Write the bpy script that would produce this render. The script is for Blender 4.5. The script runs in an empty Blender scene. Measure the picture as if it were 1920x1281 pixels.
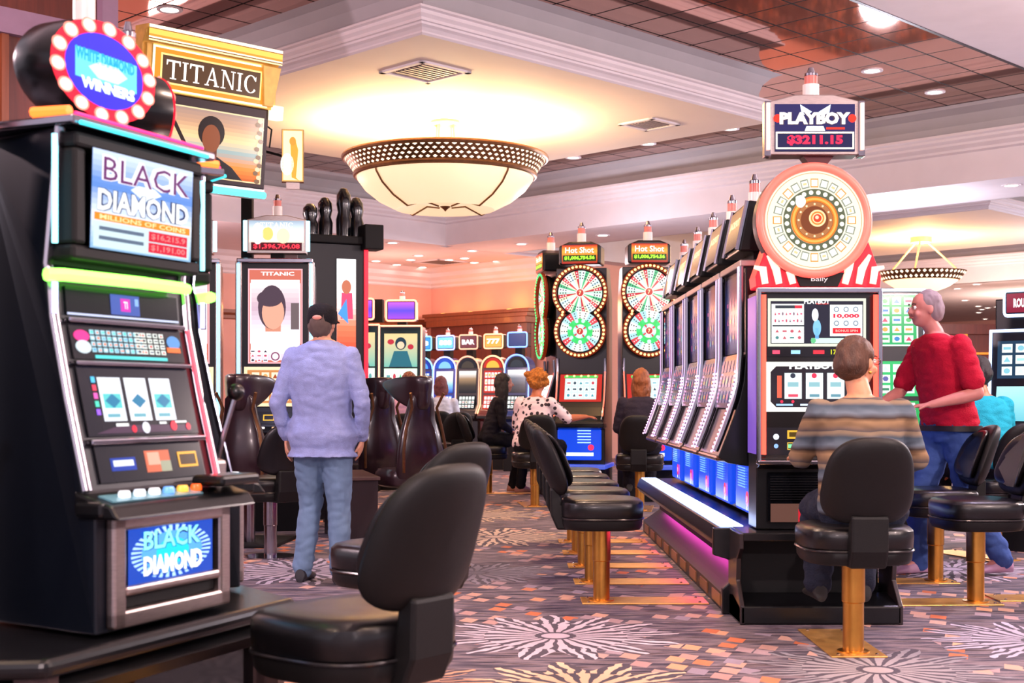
import bpy, math, random
from mathutils import Vector, Matrix
R = math.radians
random.seed(7)
SCN = bpy.context.scene
COL = SCN.collection
# ------------------------------------------------------------------ camera, world, lights, exposure
FPX, CX, HY, EYE = 2500.0, 960.0, 748.0, 1.2       # focal length in pixels, centre column, horizon row, eye height
cam_d = bpy.data.cameras.new('camera'); cam = bpy.data.objects.new('camera', cam_d); COL.objects.link(cam)
cam.location = (0, 0, EYE); cam.rotation_euler = (R(90), 0, 0)
cam_d.sensor_fit = 'HORIZONTAL'; cam_d.sensor_width = 36.0; cam_d.lens = 36.0 * FPX / 1920
cam_d.shift_y = (HY - 640.5) / 1920; cam_d.clip_end = 200; cam_d.clip_start = 0.05
cam_d.dof.use_dof = True; cam_d.dof.focus_distance = 9.0; cam_d.dof.aperture_fstop = 5.0
SCN.camera = cam
SCN.view_settings.view_transform = 'Standard'; SCN.view_settings.look = 'None'
SCN.view_settings.gamma = 1.0; SCN.view_settings.exposure = 0.45
wd = bpy.data.worlds.new('world'); SCN.world = wd; wd.use_nodes = True
bg = wd.node_tree.nodes['Background']; bg.inputs[0].default_value = (0.86, 0.76, 0.92, 1); bg.inputs[1].default_value = 0.8

def hx(h):
    h = h.lstrip('#'); h = h if len(h) == 6 else ''.join(q * 2 for q in h); o = []
    for i in (0, 2, 4):
        c = int(h[i:i + 2], 16) / 255
        o.append(c / 12.92 if c <= 0.04045 else ((c + 0.055) / 1.055) ** 2.4)
    return (o[0], o[1], o[2], 1.0)

def lamp(kind, name, loc, energy, color, rot=(0, 0, 0), size=0.3, spot=None, blend=0.6, sy=None):
    d = bpy.data.lights.new(name, kind); d.energy = energy; d.color = hx(color)[:3]
    if kind == 'AREA':
        d.size = size
        if sy: d.shape = 'RECTANGLE'; d.size_y = sy
    elif kind == 'SPOT':
        d.spot_size = R(spot or 90); d.spot_blend = blend; d.shadow_soft_size = size
    else: d.shadow_soft_size = size
    o = bpy.data.objects.new(name, d); o.location = loc; o.rotation_euler = rot; COL.objects.link(o)
    return o
U = Vector((math.sqrt(.5), math.sqrt(.5), 0)); V = Vector((-math.sqrt(.5), math.sqrt(.5), 0))
def ST(s, t, z=0.0): return U * s + V * t + Vector((0, 0, z))      # the ceiling grid runs at 45 degrees to the machines
def at(px, py, Y): return Vector(((px - CX) / FPX * Y, Y, EYE - (py - HY) / FPX * Y))
# warm downlights of the ceiling above the floor
for (x, y, e, c) in [(-2.2, 1.6, 260, '#ffd9b8'), (1.9, 2.2, 300, '#ffd3b0'), (0.2, 4.6, 300, '#ffd9c4'), (2.3, 5.2, 330, '#ffd0c0'), (0.0, 8.6, 330, '#ffd6b8'), (3.6, 8.6, 280, '#e8d4ff'),
                     (-2.2, 8.8, 280, '#dcd6ff'), (0.5, 12.5, 330, '#ffd9b8'), (-1.2, 16.5, 300, '#ffd2a8'), (1.6, 13.2, 260, '#ffdcc4'), (5.6, 12.5, 300, '#ffd6c0'), (-4, 13, 260, '#ffd0a8')]:
    lamp('SPOT', 'downlight_beam', (x, y, 4.2), e * .7, c, (0, 0, 0), 0.12, 120, 0.9)
for (x, y, e) in [(-1.9, 21.8, 220), (0.6, 22.4, 220), (-5.2, 20.5, 220), (8.5, 30, 300), (14, 34, 300)]:
    lamp('SPOT', 'back_hall_beam', (x, y, 3.8), e, '#ffc8a4', (0, 0, 0), 0.12, 140, 0.9)
for (x, y, z, e, c) in [(-2.2, 25.0, 2.7, 75, '#ffb8a0'), (.0, 24.2, 2.7, 45, '#ffb8a0'), (5.0, 18.0, 3.1, 170, '#f4f0ff'), (11.0, 24.5, 3.0, 170, '#e8e4ff'), (1.2, 19.3, 3.0, 110, '#f4e8f4'), (-5, 19.5, 2.8, 80, '#ffd0d0'), (13.5, 34, 2.6, 420, '#ffd8c4'), (10.5, 29.5, 2.6, 200, '#ffd8c4')]:
    lamp('POINT', 'added_back_fill', (x, y, z), e, c, size=.3)  # added fill points without fixtures, brightening the back walls and soffits

# added fill lamps out of the frame to brighten the ceiling, without chandeliers
for (x, y, z, e, c) in [(6.4, 9.5, 3.5, 500, '#ffe6e0'), (4.6, 3.6, 3.4, 480, '#ffe2dc'), (-4.8, 5.4, 3.4, 420, '#ffdce4'), (0, -1.6, 3.4, 520, '#ffe4e4'), (13, 19, 3.4, 600, '#fff0f0'), (-7.5, 13.5, 3.4, 420, '#ffd8d8'), (10.5, 13.5, 3.3, 420, '#f0e8ff')]:
    lamp('POINT', 'unseen_hall_fill', (x, y, z), e, c, size=.07)

# ------------------------------------------------------------------ materials
MT = {}
def nodes(name):
    m = bpy.data.materials.new(name); m.use_nodes = True
    nt = m.node_tree; b = nt.nodes['Principled BSDF']
    return m, nt, b
def mat(name, col, rough=0.5, metal=0.0, var=0.06, scale=9.0, bump=0.0, coat=0.0, emit=None, es=0.0, spec=0.5, stretch=(1, 1, 1)):
    if name in MT: return MT[name]
    m, nt, b = nodes(name); L = nt.links
    c = hx(col)
    tc = nt.nodes.new('ShaderNodeTexCoord'); mp = nt.nodes.new('ShaderNodeMapping'); mp.inputs['Scale'].default_value = stretch
    nz = nt.nodes.new('ShaderNodeTexNoise'); nz.inputs['Scale'].default_value = scale; nz.inputs['Detail'].default_value = 3
    L.new(tc.outputs['Object'], mp.inputs[0]); L.new(mp.outputs[0], nz.inputs['Vector'])
    mx = nt.nodes.new('ShaderNodeMix'); mx.data_type = 'RGBA'
    mx.inputs[6].default_value = tuple(max(0, v * (1 - var * 2.5)) for v in c[:3]) + (1,)
    mx.inputs[7].default_value = tuple(min(1, v * (1 + var * 2.5)) for v in c[:3]) + (1,)
    L.new(nz.outputs['Fac'], mx.inputs[0]); L.new(mx.outputs[2], b.inputs['Base Color'])
    b.inputs['Roughness'].default_value = rough; b.inputs['Metallic'].default_value = metal
    b.inputs['Specular IOR Level'].default_value = spec
    if coat: b.inputs['Coat Weight'].default_value = coat; b.inputs['Coat Roughness'].default_value = 0.12
    if bump:
        bp = nt.nodes.new('ShaderNodeBump'); bp.inputs['Strength'].default_value = bump; bp.inputs['Distance'].default_value = 0.01
        n2 = nt.nodes.new('ShaderNodeTexNoise'); n2.inputs['Scale'].default_value = scale * 6
        L.new(mp.outputs[0], n2.inputs['Vector']); L.new(n2.outputs['Fac'], bp.inputs['Height']); L.new(bp.outputs[0], b.inputs['Normal'])
    if emit: b.inputs['Emission Color'].default_value = hx(emit); b.inputs['Emission Strength'].default_value = es
    MT[name] = m; return m
def attrmat(name, strength, gloss=0.15):
    m, nt, b = nodes(name)
    a = nt.nodes.new('ShaderNodeAttribute'); a.attribute_name = 'Col'
    b.inputs['Base Color'].default_value = (0.01, 0.01, 0.012, 1); b.inputs['Roughness'].default_value = gloss; b.inputs['Specular IOR Level'].default_value = .22
    nt.links.new(a.outputs['Color'], b.inputs['Emission Color']); b.inputs['Emission Strength'].default_value = strength
    MT[name] = m; return m
attrmat('lit screen', 1.05); attrmat('lit sign', 1.5); attrmat('neon glow', 3.2)
m, nt, b = nodes('printed glass'); a = nt.nodes.new('ShaderNodeAttribute'); a.attribute_name = 'Col'
nt.links.new(a.outputs['Color'], b.inputs['Base Color']); b.inputs['Roughness'].default_value = 0.35; MT['printed glass'] = m
BLACK = mat('black cabinet', '#090a0d', 0.3, 0, 0.1, 4, coat=0.15, spec=.4)
BLACKM = mat('black matte', '#070709', 0.6, spec=.3)
NAVY = mat('blue-black cabinet', '#070d18', 0.36, 0.0, 0.1, 4, coat=0.15, spec=.4)
CHROME = mat('chrome', '#a39fa9', 0.18, 1.0, 0.05)
STEEL = mat('brushed steel', '#b8aaa6', 0.34, 1.0, 0.12, 30, stretch=(1, 1, 12))
GOLD = mat('brass', '#d29a4a', 0.3, 1.0, 0.08, 12)
GOLDP = mat('brass plate', '#f0b468', 0.42, 0.9, 0.12, 14)
LEATHER = mat('black leather', '#0a090b', 0.3, 0, 0.1, 60, bump=0.12, coat=0.12, spec=.45)
LEATHM = mat('black vinyl back', '#0a0909', 0.5, 0, 0.1, 60, bump=0.1, spec=.35)
LEATHB = mat('burgundy leather', '#2c1a20', 0.28, 0, 0.04, 30, coat=0.3)
PIPE = mat('piping', '#1d1b1d', 0.22)
CREAM = mat('cream plaster', '#e9dccf', 0.75, 0, 0.02, 2)
PLAST = mat('white plaster', '#d8d2d6', 0.7, 0, 0.03, 3)
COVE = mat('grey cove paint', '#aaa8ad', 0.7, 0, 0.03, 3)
PEACH = mat('peach wall paint', '#d8a496', 0.7, 0, 0.04, 2)
WOOD = mat('cherry wood', '#7a3d1e', 0.35, 0, 0.16, 3, stretch=(14, 14, 1), coat=0.2)
WOODD = mat('dark red wood', '#5c2417', 0.35, 0, 0.2, 3, stretch=(12, 12, .8), coat=0.2)
MAUVE = mat('mauve band', '#8d7186', 0.6)
PALEG = mat('pale brass', '#c8aa84', 0.45, 0.6, 0.08, 12)
BRONZE = mat('antique brass', '#8a6242', 0.35, 0.85, 0.15, 20)
GOLDY = mat('gilded frame', '#d6a458', 0.35, 0.3, 0.12, 14)
SCREENB = mat('dark glass', '#07080b', 0.06)
VENTM = mat('grey vent', '#7d6f6b', 0.6)
SKIN = mat('skin', '#d49a7c', 0.5, 0, 0.05, 14)
SKINP = mat('pink skin', '#c07a72', 0.5, 0, 0.05, 14)

# ------------------------------------------------------------------ mesh builder
class MB:
    def __init__(s): s.v = []; s.f = []; s.m = []; s.c = []
    def add(s, vs, fs, mi=0, c=None):
        o = len(s.v); s.v += [tuple(v) for v in vs]
        for f in fs: s.f.append([i + o for i in f]); s.m.append(mi); s.c.append(c)
        return s
    def box(s, x0, x1, y0, y1, z0, z1, mi=0):
        v = [(x, y, z) for z in (z0, z1) for y in (y0, y1) for x in (x0, x1)]
        return s.add(v, [(0, 2, 3, 1), (4, 5, 7, 6), (0, 1, 5, 4), (2, 6, 7, 3), (0, 4, 6, 2), (1, 3, 7, 5)], mi)
    def prism(s, poly, x0, x1, mi=0, axis='x'):
        # poly: (a, b) counter-clockwise; axis x -> (y,z); z -> (x,y); y -> (x,z)
        n = len(poly)
        def P(a, b, h): return {'x': (h, a, b), 'z': (a, b, h), 'y': (a, h, b)}[axis]
        v = [P(a, b, x0) for a, b in poly] + [P(a, b, x1) for a, b in poly]
        f = [[i, (i + 1) % n, n + (i + 1) % n, n + i] for i in range(n)] + [list(range(n))[::-1], list(range(n, 2 * n))]
        return s.add(v, f, mi)
    def loft(s, rings, mi=0, cap=True, closed=False):
        n = len(rings[0]); v = [p for r in rings for p in r]; f = []
        k = len(rings); rng = k if closed else k - 1
        for i in range(rng):
            j2 = (i + 1) % k
            for j in range(n):
                f.append([i * n + j, i * n + (j + 1) % n, j2 * n + (j + 1) % n, j2 * n + j])
        if cap and not closed: f += [list(range(n))[::-1], [(k - 1) * n + j for j in range(n)]]
        return s.add(v, f, mi)
    def lathe(s, prof, c=(0, 0, 0), n=24, mi=0, axis='z', sx=1, sy=1, cap=True):
        rings = []
        for r, h in prof:
            ring = []
            for i in range(n):
                a = 2 * math.pi * i / n; p = (r * math.cos(a) * sx, r * math.sin(a) * sy, h)
                if axis == 'y': p = (p[0], -p[2], p[1])     # h grows towards -Y (the front)
                elif axis == 'x': p = (p[2], p[0], p[1])
                ring.append((p[0] + c[0], p[1] + c[1], p[2] + c[2]))
            rings.append(ring)
        return s.loft(rings, mi, cap)
    def tube(s, pts, r, n=8, mi=0, closed=False, flat=1.0):
        pts = [Vector(p) for p in pts]; rs = r if isinstance(r, (list, tuple)) else [r] * len(pts)
        rings = []; k = len(pts); up = None
        for i, p in enumerate(pts):
            if closed: d = pts[(i + 1) % k] - pts[i - 1]
            else: d = pts[min(i + 1, k - 1)] - pts[max(i - 1, 0)]
            d.normalize()
            if up is None: up = Vector((0, 0, 1)) if abs(d.z) < .9 else Vector((0, 1, 0))
            a = d.cross(up).normalized(); b_ = a.cross(d).normalized(); up = b_
            rings.append([p + (a * math.cos(2 * math.pi * j / n) + b_ * math.sin(2 * math.pi * j / n) * flat) * rs[i] for j in range(n)])
        return s.loft(rings, mi, True, closed)
    def ball(s, c, r, mi=0, n=14, sc=(1, 1, 1)):
        k = n // 2; prof = [(max(1e-4, r * math.sin(math.pi * i / k)), -r * math.cos(math.pi * i / k)) for i in range(k + 1)]
        o = len(s.v); s.lathe(prof, (0, 0, 0), n, mi)
        for i in range(o, len(s.v)):
            v = s.v[i]; s.v[i] = (v[0] * sc[0] + c[0], v[1] * sc[1] + c[1], v[2] * sc[2] + c[2])
        return s
    def build(s, name, mats, parent=None, smooth=False, bevel=0, bseg=2, loc=None, rot=None):
        me = bpy.data.meshes.new(name); me.from_pydata(s.v, [], s.f)
        if not isinstance(mats, (list, tuple)): mats = [mats]
        for m_ in mats: me.materials.append(m_)
        me.polygons.foreach_set('material_index', s.m)
        if any(c is not None for c in s.c):
            ca = me.color_attributes.new('Col', 'FLOAT_COLOR', 'CORNER'); k = 0
            buf = [0.0] * (4 * len(me.loops))
            for f, c in zip(s.f, s.c):
                c = c or (0, 0, 0, 1)
                for _ in f: buf[k:k + 4] = c; k += 4
            ca.data.foreach_set('color', buf)
        if smooth:
            me.polygons.foreach_set('use_smooth', [True] * len(s.f)); me.update()
            try: me.set_sharp_from_angle(angle=R(40))
            except Exception: pass
        me.update()
        o = bpy.data.objects.new(name, me); COL.objects.link(o)
        if parent: o.parent = parent
        if loc: o.location = loc
        if rot: o.rotation_euler = rot
        if bevel:
            b_ = o.modifiers.new('bevel', 'BEVEL'); b_.width = bevel; b_.segments = bseg; b_.limit_method = 'ANGLE'; b_.angle_limit = R(35)
            if smooth is False:
                pass
        return o
def tag(o, label=None, cat=None, group=None, kind=None):
    if label: o['label'] = label
    if cat: o['category'] = cat
    if group: o['group'] = group
    if kind: o['kind'] = kind
    return o
def thing(name, label, cat, loc=(0, 0, 0), yaw=0, group=None):
    o = bpy.data.objects.new(name, None); COL.objects.link(o); o.location = loc; o.rotation_euler = (0, 0, R(yaw)); o.empty_display_size = .1
    return tag(o, label, cat, group)
KIDS = {}
def copy_tree(o, parent=None):
    c = o.copy(); COL.objects.link(c)
    if parent: c.parent = parent
    for ch in list(o.children): copy_tree(ch, c)
    return c
def dup(o, loc, yaw, label=None, group=None):
    c = copy_tree(o); c.location = loc; c.rotation_euler = (0, 0, R(yaw))
    if label: c['label'] = label
    if group: c['group'] = group
    return c
def struct(o): o['kind'] = 'structure'; return o

# ------------------------------------------------------------------ lit graphics: flat coloured shapes in thin layers
TXT = {}
def text_geo(st, bold=0.0):
    k = (st, bold)
    if k in TXT: return TXT[k]
    cu = bpy.data.curves.new('t', 'FONT'); cu.body = st; cu.offset = bold; cu.resolution_u = 2
    ob = bpy.data.objects.new('t', cu); COL.objects.link(ob)
    dg = bpy.context.evaluated_depsgraph_get(); me = bpy.data.meshes.new_from_object(ob.evaluated_get(dg))
    v = [(p.co.x, p.co.y) for p in me.vertices]; f = [list(p.vertices) for p in me.polygons]
    bpy.data.objects.remove(ob); bpy.data.curves.remove(cu); bpy.data.meshes.remove(me)
    if not v: v = [(0, 0), (1, 0), (0, 1)]; f = []
    x0 = min(a for a, _ in v); x1 = max(a for a, _ in v); y0 = min(b_ for _, b_ in v); y1 = max(b_ for _, b_ in v)
    v = [((a - x0) / (x1 - x0) - .5, (b_ - y0) / (y1 - y0) - .5) for a, b_ in v]
    TXT[k] = (v, f); return TXT[k]
def serif_geo(st):
    # roman capitals drawn as strokes with serifs, in a unit box per letter
    W = {'T': .8, 'I': .34, 'A': .86, 'N': .86, 'C': .78}
    polys = []; x = 0
    def q(*p): polys.append(list(p))
    def R4(a, b_, c, d): q((a, b_), (c, b_), (c, d), (a, d))
    for ch in st:
        w = W[ch]; o = x
        if ch == 'I': R4(o + .1, 0, o + .24, 1); R4(o, 0, o + .34, .06); R4(o, .94, o + .34, 1)
        if ch == 'T':
            R4(o + .33, 0, o + .47, .95); R4(o, .9, o + .8, 1); R4(o + .22, 0, o + .58, .06)
            q((o, .72), (o + .05, .72), (o + .1, .92), (o, .95)); q((o + .75, .72), (o + .8, .72), (o + .8, .95), (o + .7, .92))
        if ch == 'A':
            q((o + .08, 0), (o + .16, 0), (o + .46, .95), (o + .4, 1)); q((o + .62, 0), (o + .78, 0), (o + .48, 1), (o + .38, 1))
            R4(o + .22, .3, o + .62, .37); R4(o, 0, o + .26, .06); R4(o + .54, 0, o + .86, .06)
        if ch == 'N':
            R4(o + .1, 0, o + .17, 1); R4(o + .69, 0, o + .76, 1); q((o + .08, 1), (o + .24, 1), (o + .77, 0), (o + .67, 0))
            R4(o, 0, o + .28, .06); R4(o, .94, o + .22, 1); R4(o + .58, .94, o + .86, 1)
        if ch == 'C':
            n = 22
            for i in range(n):
                a0 = R(40 + 280 * i / n); a1 = R(40 + 280 * (i + 1) / n)
                def pt(a, r, cx=.42):
                    return (o + cx + r * .4 * math.cos(a) * 1.02, .5 + (r * .5) * math.sin(a))
                k0 = 1 - .30 * abs(math.sin((a0 - math.pi) / 1.0 + math.pi / 2)) ; k1 = 1 - .30 * abs(math.sin((a1 - math.pi) + math.pi / 2))
                q(pt(a0, 1), pt(a1, 1), pt(a1, k1 - .06), pt(a0, k0 - .06))
            q((o + .68, .68), (o + .74, .68), (o + .74, .95), (o + .7, .9))
        x += w + .1
    tot = x - .1
    return [[(a / tot - .5, b_ - .5) for a, b_ in p] for p in polys]
class SC:
    """one lit or printed panel, w x h metres, drawn from its centre"""
    def __init__(s, w, h, bgc='#101018', eps=0.0009, round_=0):
        s.w, s.h, s.eps = w, h, eps; s.p = []
        if bgc: s.rect(-w / 2, -h / 2, w / 2, h / 2, bgc, 0)
    def raw(s, v, f, c, lay): s.p.append((v, f, hx(c) if isinstance(c, str) else c, lay)); return s
    def rect(s, x0, y0, x1, y1, c, lay=1): return s.raw([(x0, y0), (x1, y0), (x1, y1), (x0, y1)], [[0, 1, 2, 3]], c, lay)
    def poly(s, pts, c, lay=1): return s.raw(pts, [list(range(len(pts)))], c, lay)
    def disc(s, x, y, r, c, lay=1, ry=None, n=24):
        ry = ry or r; return s.poly([(x + r * math.cos(2 * math.pi * i / n), y + ry * math.sin(2 * math.pi * i / n)) for i in range(n)], c, lay)
    def ring(s, x, y, r0, r1, c, lay=1, a0=0, a1=360, n=32, ky=1.0):
        v = []; f = []
        for i in range(n + 1):
            a = R(a0 + (a1 - a0) * i / n)
            v += [(x + r0 * math.cos(a), y + r0 * math.sin(a) * ky), (x + r1 * math.cos(a), y + r1 * math.sin(a) * ky)]
        for i in range(n): f.append([2 * i, 2 * i + 1, 2 * i + 3, 2 * i + 2])
        return s.raw(v, f, c, lay)
    def frame(s, x0, y0, x1, y1, t, c, lay=1):
        s.rect(x0, y0, x1, y0 + t, c, lay); s.rect(x0, y1 - t, x1, y1, c, lay); s.rect(x0, y0 + t, x0 + t, y1 - t, c, lay); return s.rect(x1 - t, y0 + t, x1, y1 - t, c, lay)
    def text(s, st, x, y, w, h, c, lay=3, bold=0.02, rot=0):
        v, f = text_geo(st, bold); cr, sr = math.cos(R(rot)), math.sin(R(rot))
        return s.raw([(x + a * w * cr - b_ * h * sr, y + a * w * sr + b_ * h * cr) for a, b_ in v], f, c, lay)
    def serif(s, st, x, y, w, h, c, lay=3):
        for p in serif_geo(st): s.poly([(x + a * w, y + b_ * h) for a, b_ in p], c, lay)
        return s
    def grad(s, x0, y0, x1, y1, cols, lay=1, n=18):
        for i in range(n):
            k = i / (n - 1) * (len(cols) - 1); j = min(int(k), len(cols) - 2); f = k - j
            a, b_ = hx(cols[j]), hx(cols[j + 1]); c = tuple(a[q] * (1 - f) + b_[q] * f for q in range(4))
            s.rect(x0, y0 + (y1 - y0) * i / n, x1, y0 + (y1 - y0) * (i + 1) / n, c, lay)
        return s
    def symbols(s, x0, y0, x1, y1, nx, ny, cols, bgc='#f2f4f6', lay=2, gap=.12):
        dx, dy = (x1 - x0) / nx, (y1 - y0) / ny
        for i in range(nx):
            for j in range(ny):
                a, b_ = x0 + i * dx, y0 + j * dy
                s.rect(a + dx * gap, b_ + dy * gap, a + dx * (1 - gap), b_ + dy * (1 - gap), bgc, lay)
                c = cols[(i * 7 + j * 3 + i * j) % len(cols)]
                if (i + j) % 3 == 0: s.disc(a + dx / 2, b_ + dy / 2, dx * .24, c, lay + 1, dy * .24, 10)
                elif (i + j) % 3 == 1: s.poly([(a + dx * .25, b_ + dy * .3), (a + dx * .75, b_ + dy * .3), (a + dx * .5, b_ + dy * .75)], c, lay + 1)
                else: s.rect(a + dx * .22, b_ + dy * .38, a + dx * .78, b_ + dy * .62, c, lay + 1)
        return s
    def build(s, name, parent, origin, ux=(1, 0, 0), uy=(0, 0, 1), mt='lit screen', base=0.004):
        o = Vector(origin); ux = Vector(ux).normalized(); uy = Vector(uy).normalized(); nn = ux.cross(uy).normalized()
        mb = MB()
        # a thin slab behind the picture
        hw, hh = s.w / 2, s.h / 2
        cs = [o + ux * a + uy * b_ + nn * d for d in (-base, 0) for a, b_ in ((-hw, -hh), (hw, -hh), (hw, hh), (-hw, hh))]
        if base and s.p and s.p[0][3] == 0: mb.add(cs, [(3, 2, 1, 0), (0, 1, 5, 4), (1, 2, 6, 5), (2, 3, 7, 6), (3, 0, 4, 7)], 0, (0, 0, 0, 1))
        for v, f, c, lay in s.p:
            mb.add([o + ux * a + uy * b_ + nn * (lay * s.eps) for a, b_ in v], f, 0, c)
        return mb.build(name, MT[mt], parent)
def arcpts(cx, cy, r, a0, a1, n): return [(cx + r * math.cos(R(a0 + (a1 - a0) * i / n)), cy + r * math.sin(R(a0 + (a1 - a0) * i / n))) for i in range(n + 1)]
def rrect(w, h, r, n=5, cx=0, cy=0):
    p = []
    for (sx, sy, a) in ((1, 1, 0), (-1, 1, 90), (-1, -1, 180), (1, -1, 270)):
        p += arcpts(cx + sx * (w / 2 - r), cy + sy * (h / 2 - r), r, a, a + 90, n)
    return p
def sup(w, d, n, e=3.2):
    p = []
    for i in range(n):
        a = 2 * math.pi * i / n; c, s_ = math.cos(a), math.sin(a)
        p.append((w / 2 * math.copysign(abs(c) ** (2 / e), c), d / 2 * math.copysign(abs(s_) ** (2 / e), s_)))
    return p
def interp(tab, z):
    if z <= tab[0][0]: return tab[0][1]
    for (a, u), (b_, v) in zip(tab, tab[1:]):
        if z <= b_: return u + (v - u) * (z - a) / (b_ - a) if b_ > a else v
    return tab[-1][1]
def candle(parent, x, y, z, h=.2, r=.035):
    mb = MB(); mb.lathe([(r, 0), (r, h * .45)], (x, y, z), 16, 0); mb.lathe([(r * .8, h * .45), (r * .8, h * .72)], (x, y, z), 16, 1)
    mb.lathe([(r * .85, h * .72), (r * .85, h * .8), (r * .5, h * .84), (r * .3, h)], (x, y, z), 16, 2)
    return mb.build('service_candle', [mat('frosted candle glass', '#e8dcd8', .3, emit='#ffd9c8', es=.12), mat('red candle band', '#c07068', .3, emit='#ff7058', es=.15), CHROME], parent, True)
# all lettering is outlined once, while the scene is still small
for w_, b_ in [('BLACK', .05), ('BLACK', .02), ('BLACK', .07), ('BLACK', .0), ('DIAMOND', .09), ('DIAMOND', .05), ('DIAMOND', .08), ('DIAMOND', .03), ('MILLIONS OF COINS', .02), ('$16,215.9', .02), ('$1,191.00', .02), ('TI', .02), ('WHITE DIAMOND', .05), ('WINNERS', .06),
               ('TITANIC', .03), ('$5', .02), ('$1,396,704.08', .03), ('7', .02), ('Hot Shot', .06), ('Hot Shot', .02), ('$1,006,754.56', .05), ('JACKPOT', .03), ('10,000', .05), ('BONUS SPIN', .02), ('PLAYBOY', .04), ('PLAYBOY', .02), ('PLAYBOY', .05), ('PLAYBOY', .1), ('PLAYBOY', .06),
               ('17', .02), ('Bally', .0), ('$3211.15', .05), ('88', .04), ('888', .04), ('BAR', .04), ('777', .04), ('ROULETTE POKER', .04)]: text_geo(w_, b_)
# ------------------------------------------------------------------ people
from mathutils import noise as mn
def remesh(mb, name, mats, parent, vox=.01, smooth=6, wr=0.0, wf=9.0, stretch=(1, 1, 1)):
    me = bpy.data.meshes.new('tmp'); me.from_pydata(mb.v, [], mb.f); me.update()
    o = bpy.data.objects.new('tmp', me); COL.objects.link(o)
    r = o.modifiers.new('r', 'REMESH'); r.mode = 'VOXEL'; r.voxel_size = vox; r.use_smooth_shade = True
    s = o.modifiers.new('s', 'SMOOTH'); s.factor = .5; s.iterations = smooth
    dg = bpy.context.evaluated_depsgraph_get(); dg.update(); m2 = bpy.data.meshes.new_from_object(o.evaluated_get(dg)); m2.name = name
    bpy.data.objects.remove(o); bpy.data.meshes.remove(me)
    if wr:
        for v in m2.vertices:
            c = v.co; q = Vector((c.x * wf * stretch[0], c.y * wf * stretch[1], c.z * wf * stretch[2]))
            v.co = c + v.normal * (wr * (abs(mn.noise(q)) * 2 - .5 + .4 * mn.noise(q * 2.3)))
    m2.materials.clear()
    for m_ in (mats if isinstance(mats, list) else [mats]): m2.materials.append(m_)
    m2.polygons.foreach_set('use_smooth', [True] * len(m2.polygons)); m2.polygons.foreach_set('material_index', [0] * len(m2.polygons)); m2.update()
    ob = bpy.data.objects.new(name, m2); COL.objects.link(ob); ob.parent = parent
    return ob
def capsule(mb, pts, rs, n=14, flat=1.0):
    mb.tube(pts, rs, n, flat=flat)
    for p, r in zip(pts, rs): mb.ball(p, r * .985, n=12)
def ell(mb, c, a, b_, h, n=18): mb.ball(c, 1.0, n=n, sc=(a, b_, h))
def torso(mb, P_, n=24):
    """P_: list of (x, y, z, width, depth)"""
    mb.loft([[(x + u, y + v, z) for u, v in sup(w, d, n, 2.4)] for x, y, z, w, d in P_])
def hand(mb, w, d, nrm, r=1.0, curl=.5, side=1):
    d = Vector(d).normalized(); nrm = Vector(nrm); s = d.cross(nrm).normalized() * side; nrm = s.cross(d).normalized() * side; w = Vector(w)
    for i in range(4):
        mb.tube([w, w + d * .045 + s * (i - 1.5) * .014, w + d * .09 + s * (i - 1.5) * .021], [.017, .015, .013], 8)
    for i, ln in enumerate((.064, .074, .070, .054)):
        b_ = w + d * .085 + s * (i - 1.5) * .0215; q = b_ + d * ln * .5 + nrm * ln * .18 * curl; e = q + d * ln * .5 * (1 - curl * .5) + nrm * ln * .5 * curl
        mb.tube([b_, q, e], [.0098, .009, .0078], 8); mb.ball(e, .0078, n=8)
    b_ = w + d * .025 - s * .026; q = b_ + d * .034 - s * .026 + nrm * .008; e = q + d * .028 - s * .004 + nrm * .012
    mb.tube([b_, q, e], [.013, .0105, .009], 8); mb.ball(e, .009, n=8)
def fabric(name, c, var=.1, scale=18, rough=.85, bump=.4, stretch=(1, 1, 1)): return mat(name, c, rough, 0, var, scale, bump, spec=.2, stretch=stretch)
def head(parent, c, yaw, skin, tilt=0):
    """details of the face as children in an empty-free way: eyes, mouth"""
    M = Matrix.Rotation(R(yaw), 3, 'Z')
    def T(x, y, z): return Vector(c) + M @ Vector((x, y, z))
    for s in (-1, 1):
        mb = MB(); mb.ball(T(s * .032, -.083, .012), .012, n=10); e = mb.build('eye', mat('eye white', '#e8e0da', .2), parent, True)
        mb = MB(); mb.ball(T(s * .032, -.0925, .012), .0055, n=8); mb.build('iris', mat('iris', '#2a2420', .2), e, True)
        mb = MB(); mb.tube([T(s * .016, -.094, .034), T(s * .034, -.093, .038), T(s * .05, -.083, .033)], .004, 6); mb.build('eyebrow', mat('brow', '#4a342a', .8), parent, True)
    mb = MB(); mb.tube([T(-.024, -.091, -.052), T(0, -.1, -.050), T(.024, -.091, -.052)], [.004, .007, .004], 8); mb.build('lips', mat('lips', '#a85850', .5), parent, True)
def head_shape(mb, c, yaw, neck):
    M = Matrix.Rotation(R(yaw), 3, 'Z')
    def T(x, y, z): return Vector(c) + M @ Vector((x, y, z))
    def e(x, y, z, a, b_, h):
        m2 = MB(); m2.ball((0, 0, 0), 1, n=18, sc=(a, b_, h)); mb.add([T(*(Vector(v) + Vector((x, y, z)))) for v in m2.v], m2.f)
    e(0, .008, .03, .076, .094, .09); e(0, -.012, -.03, .062, .078, .082); e(0, -.045, -.075, .034, .035, .03)
    e(0, -.096, -.008, .012, .016, .02); e(0, -.106, -.02, .014, .013, .011)
    for s in (-1, 1): e(s * .076, .006, -.002, .01, .02, .032); e(s * .035, -.07, -.03, .025, .02, .025)
    capsule(mb, [tuple(T(0, .02, -.06)), tuple(neck)], [.052, .058])
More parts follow.
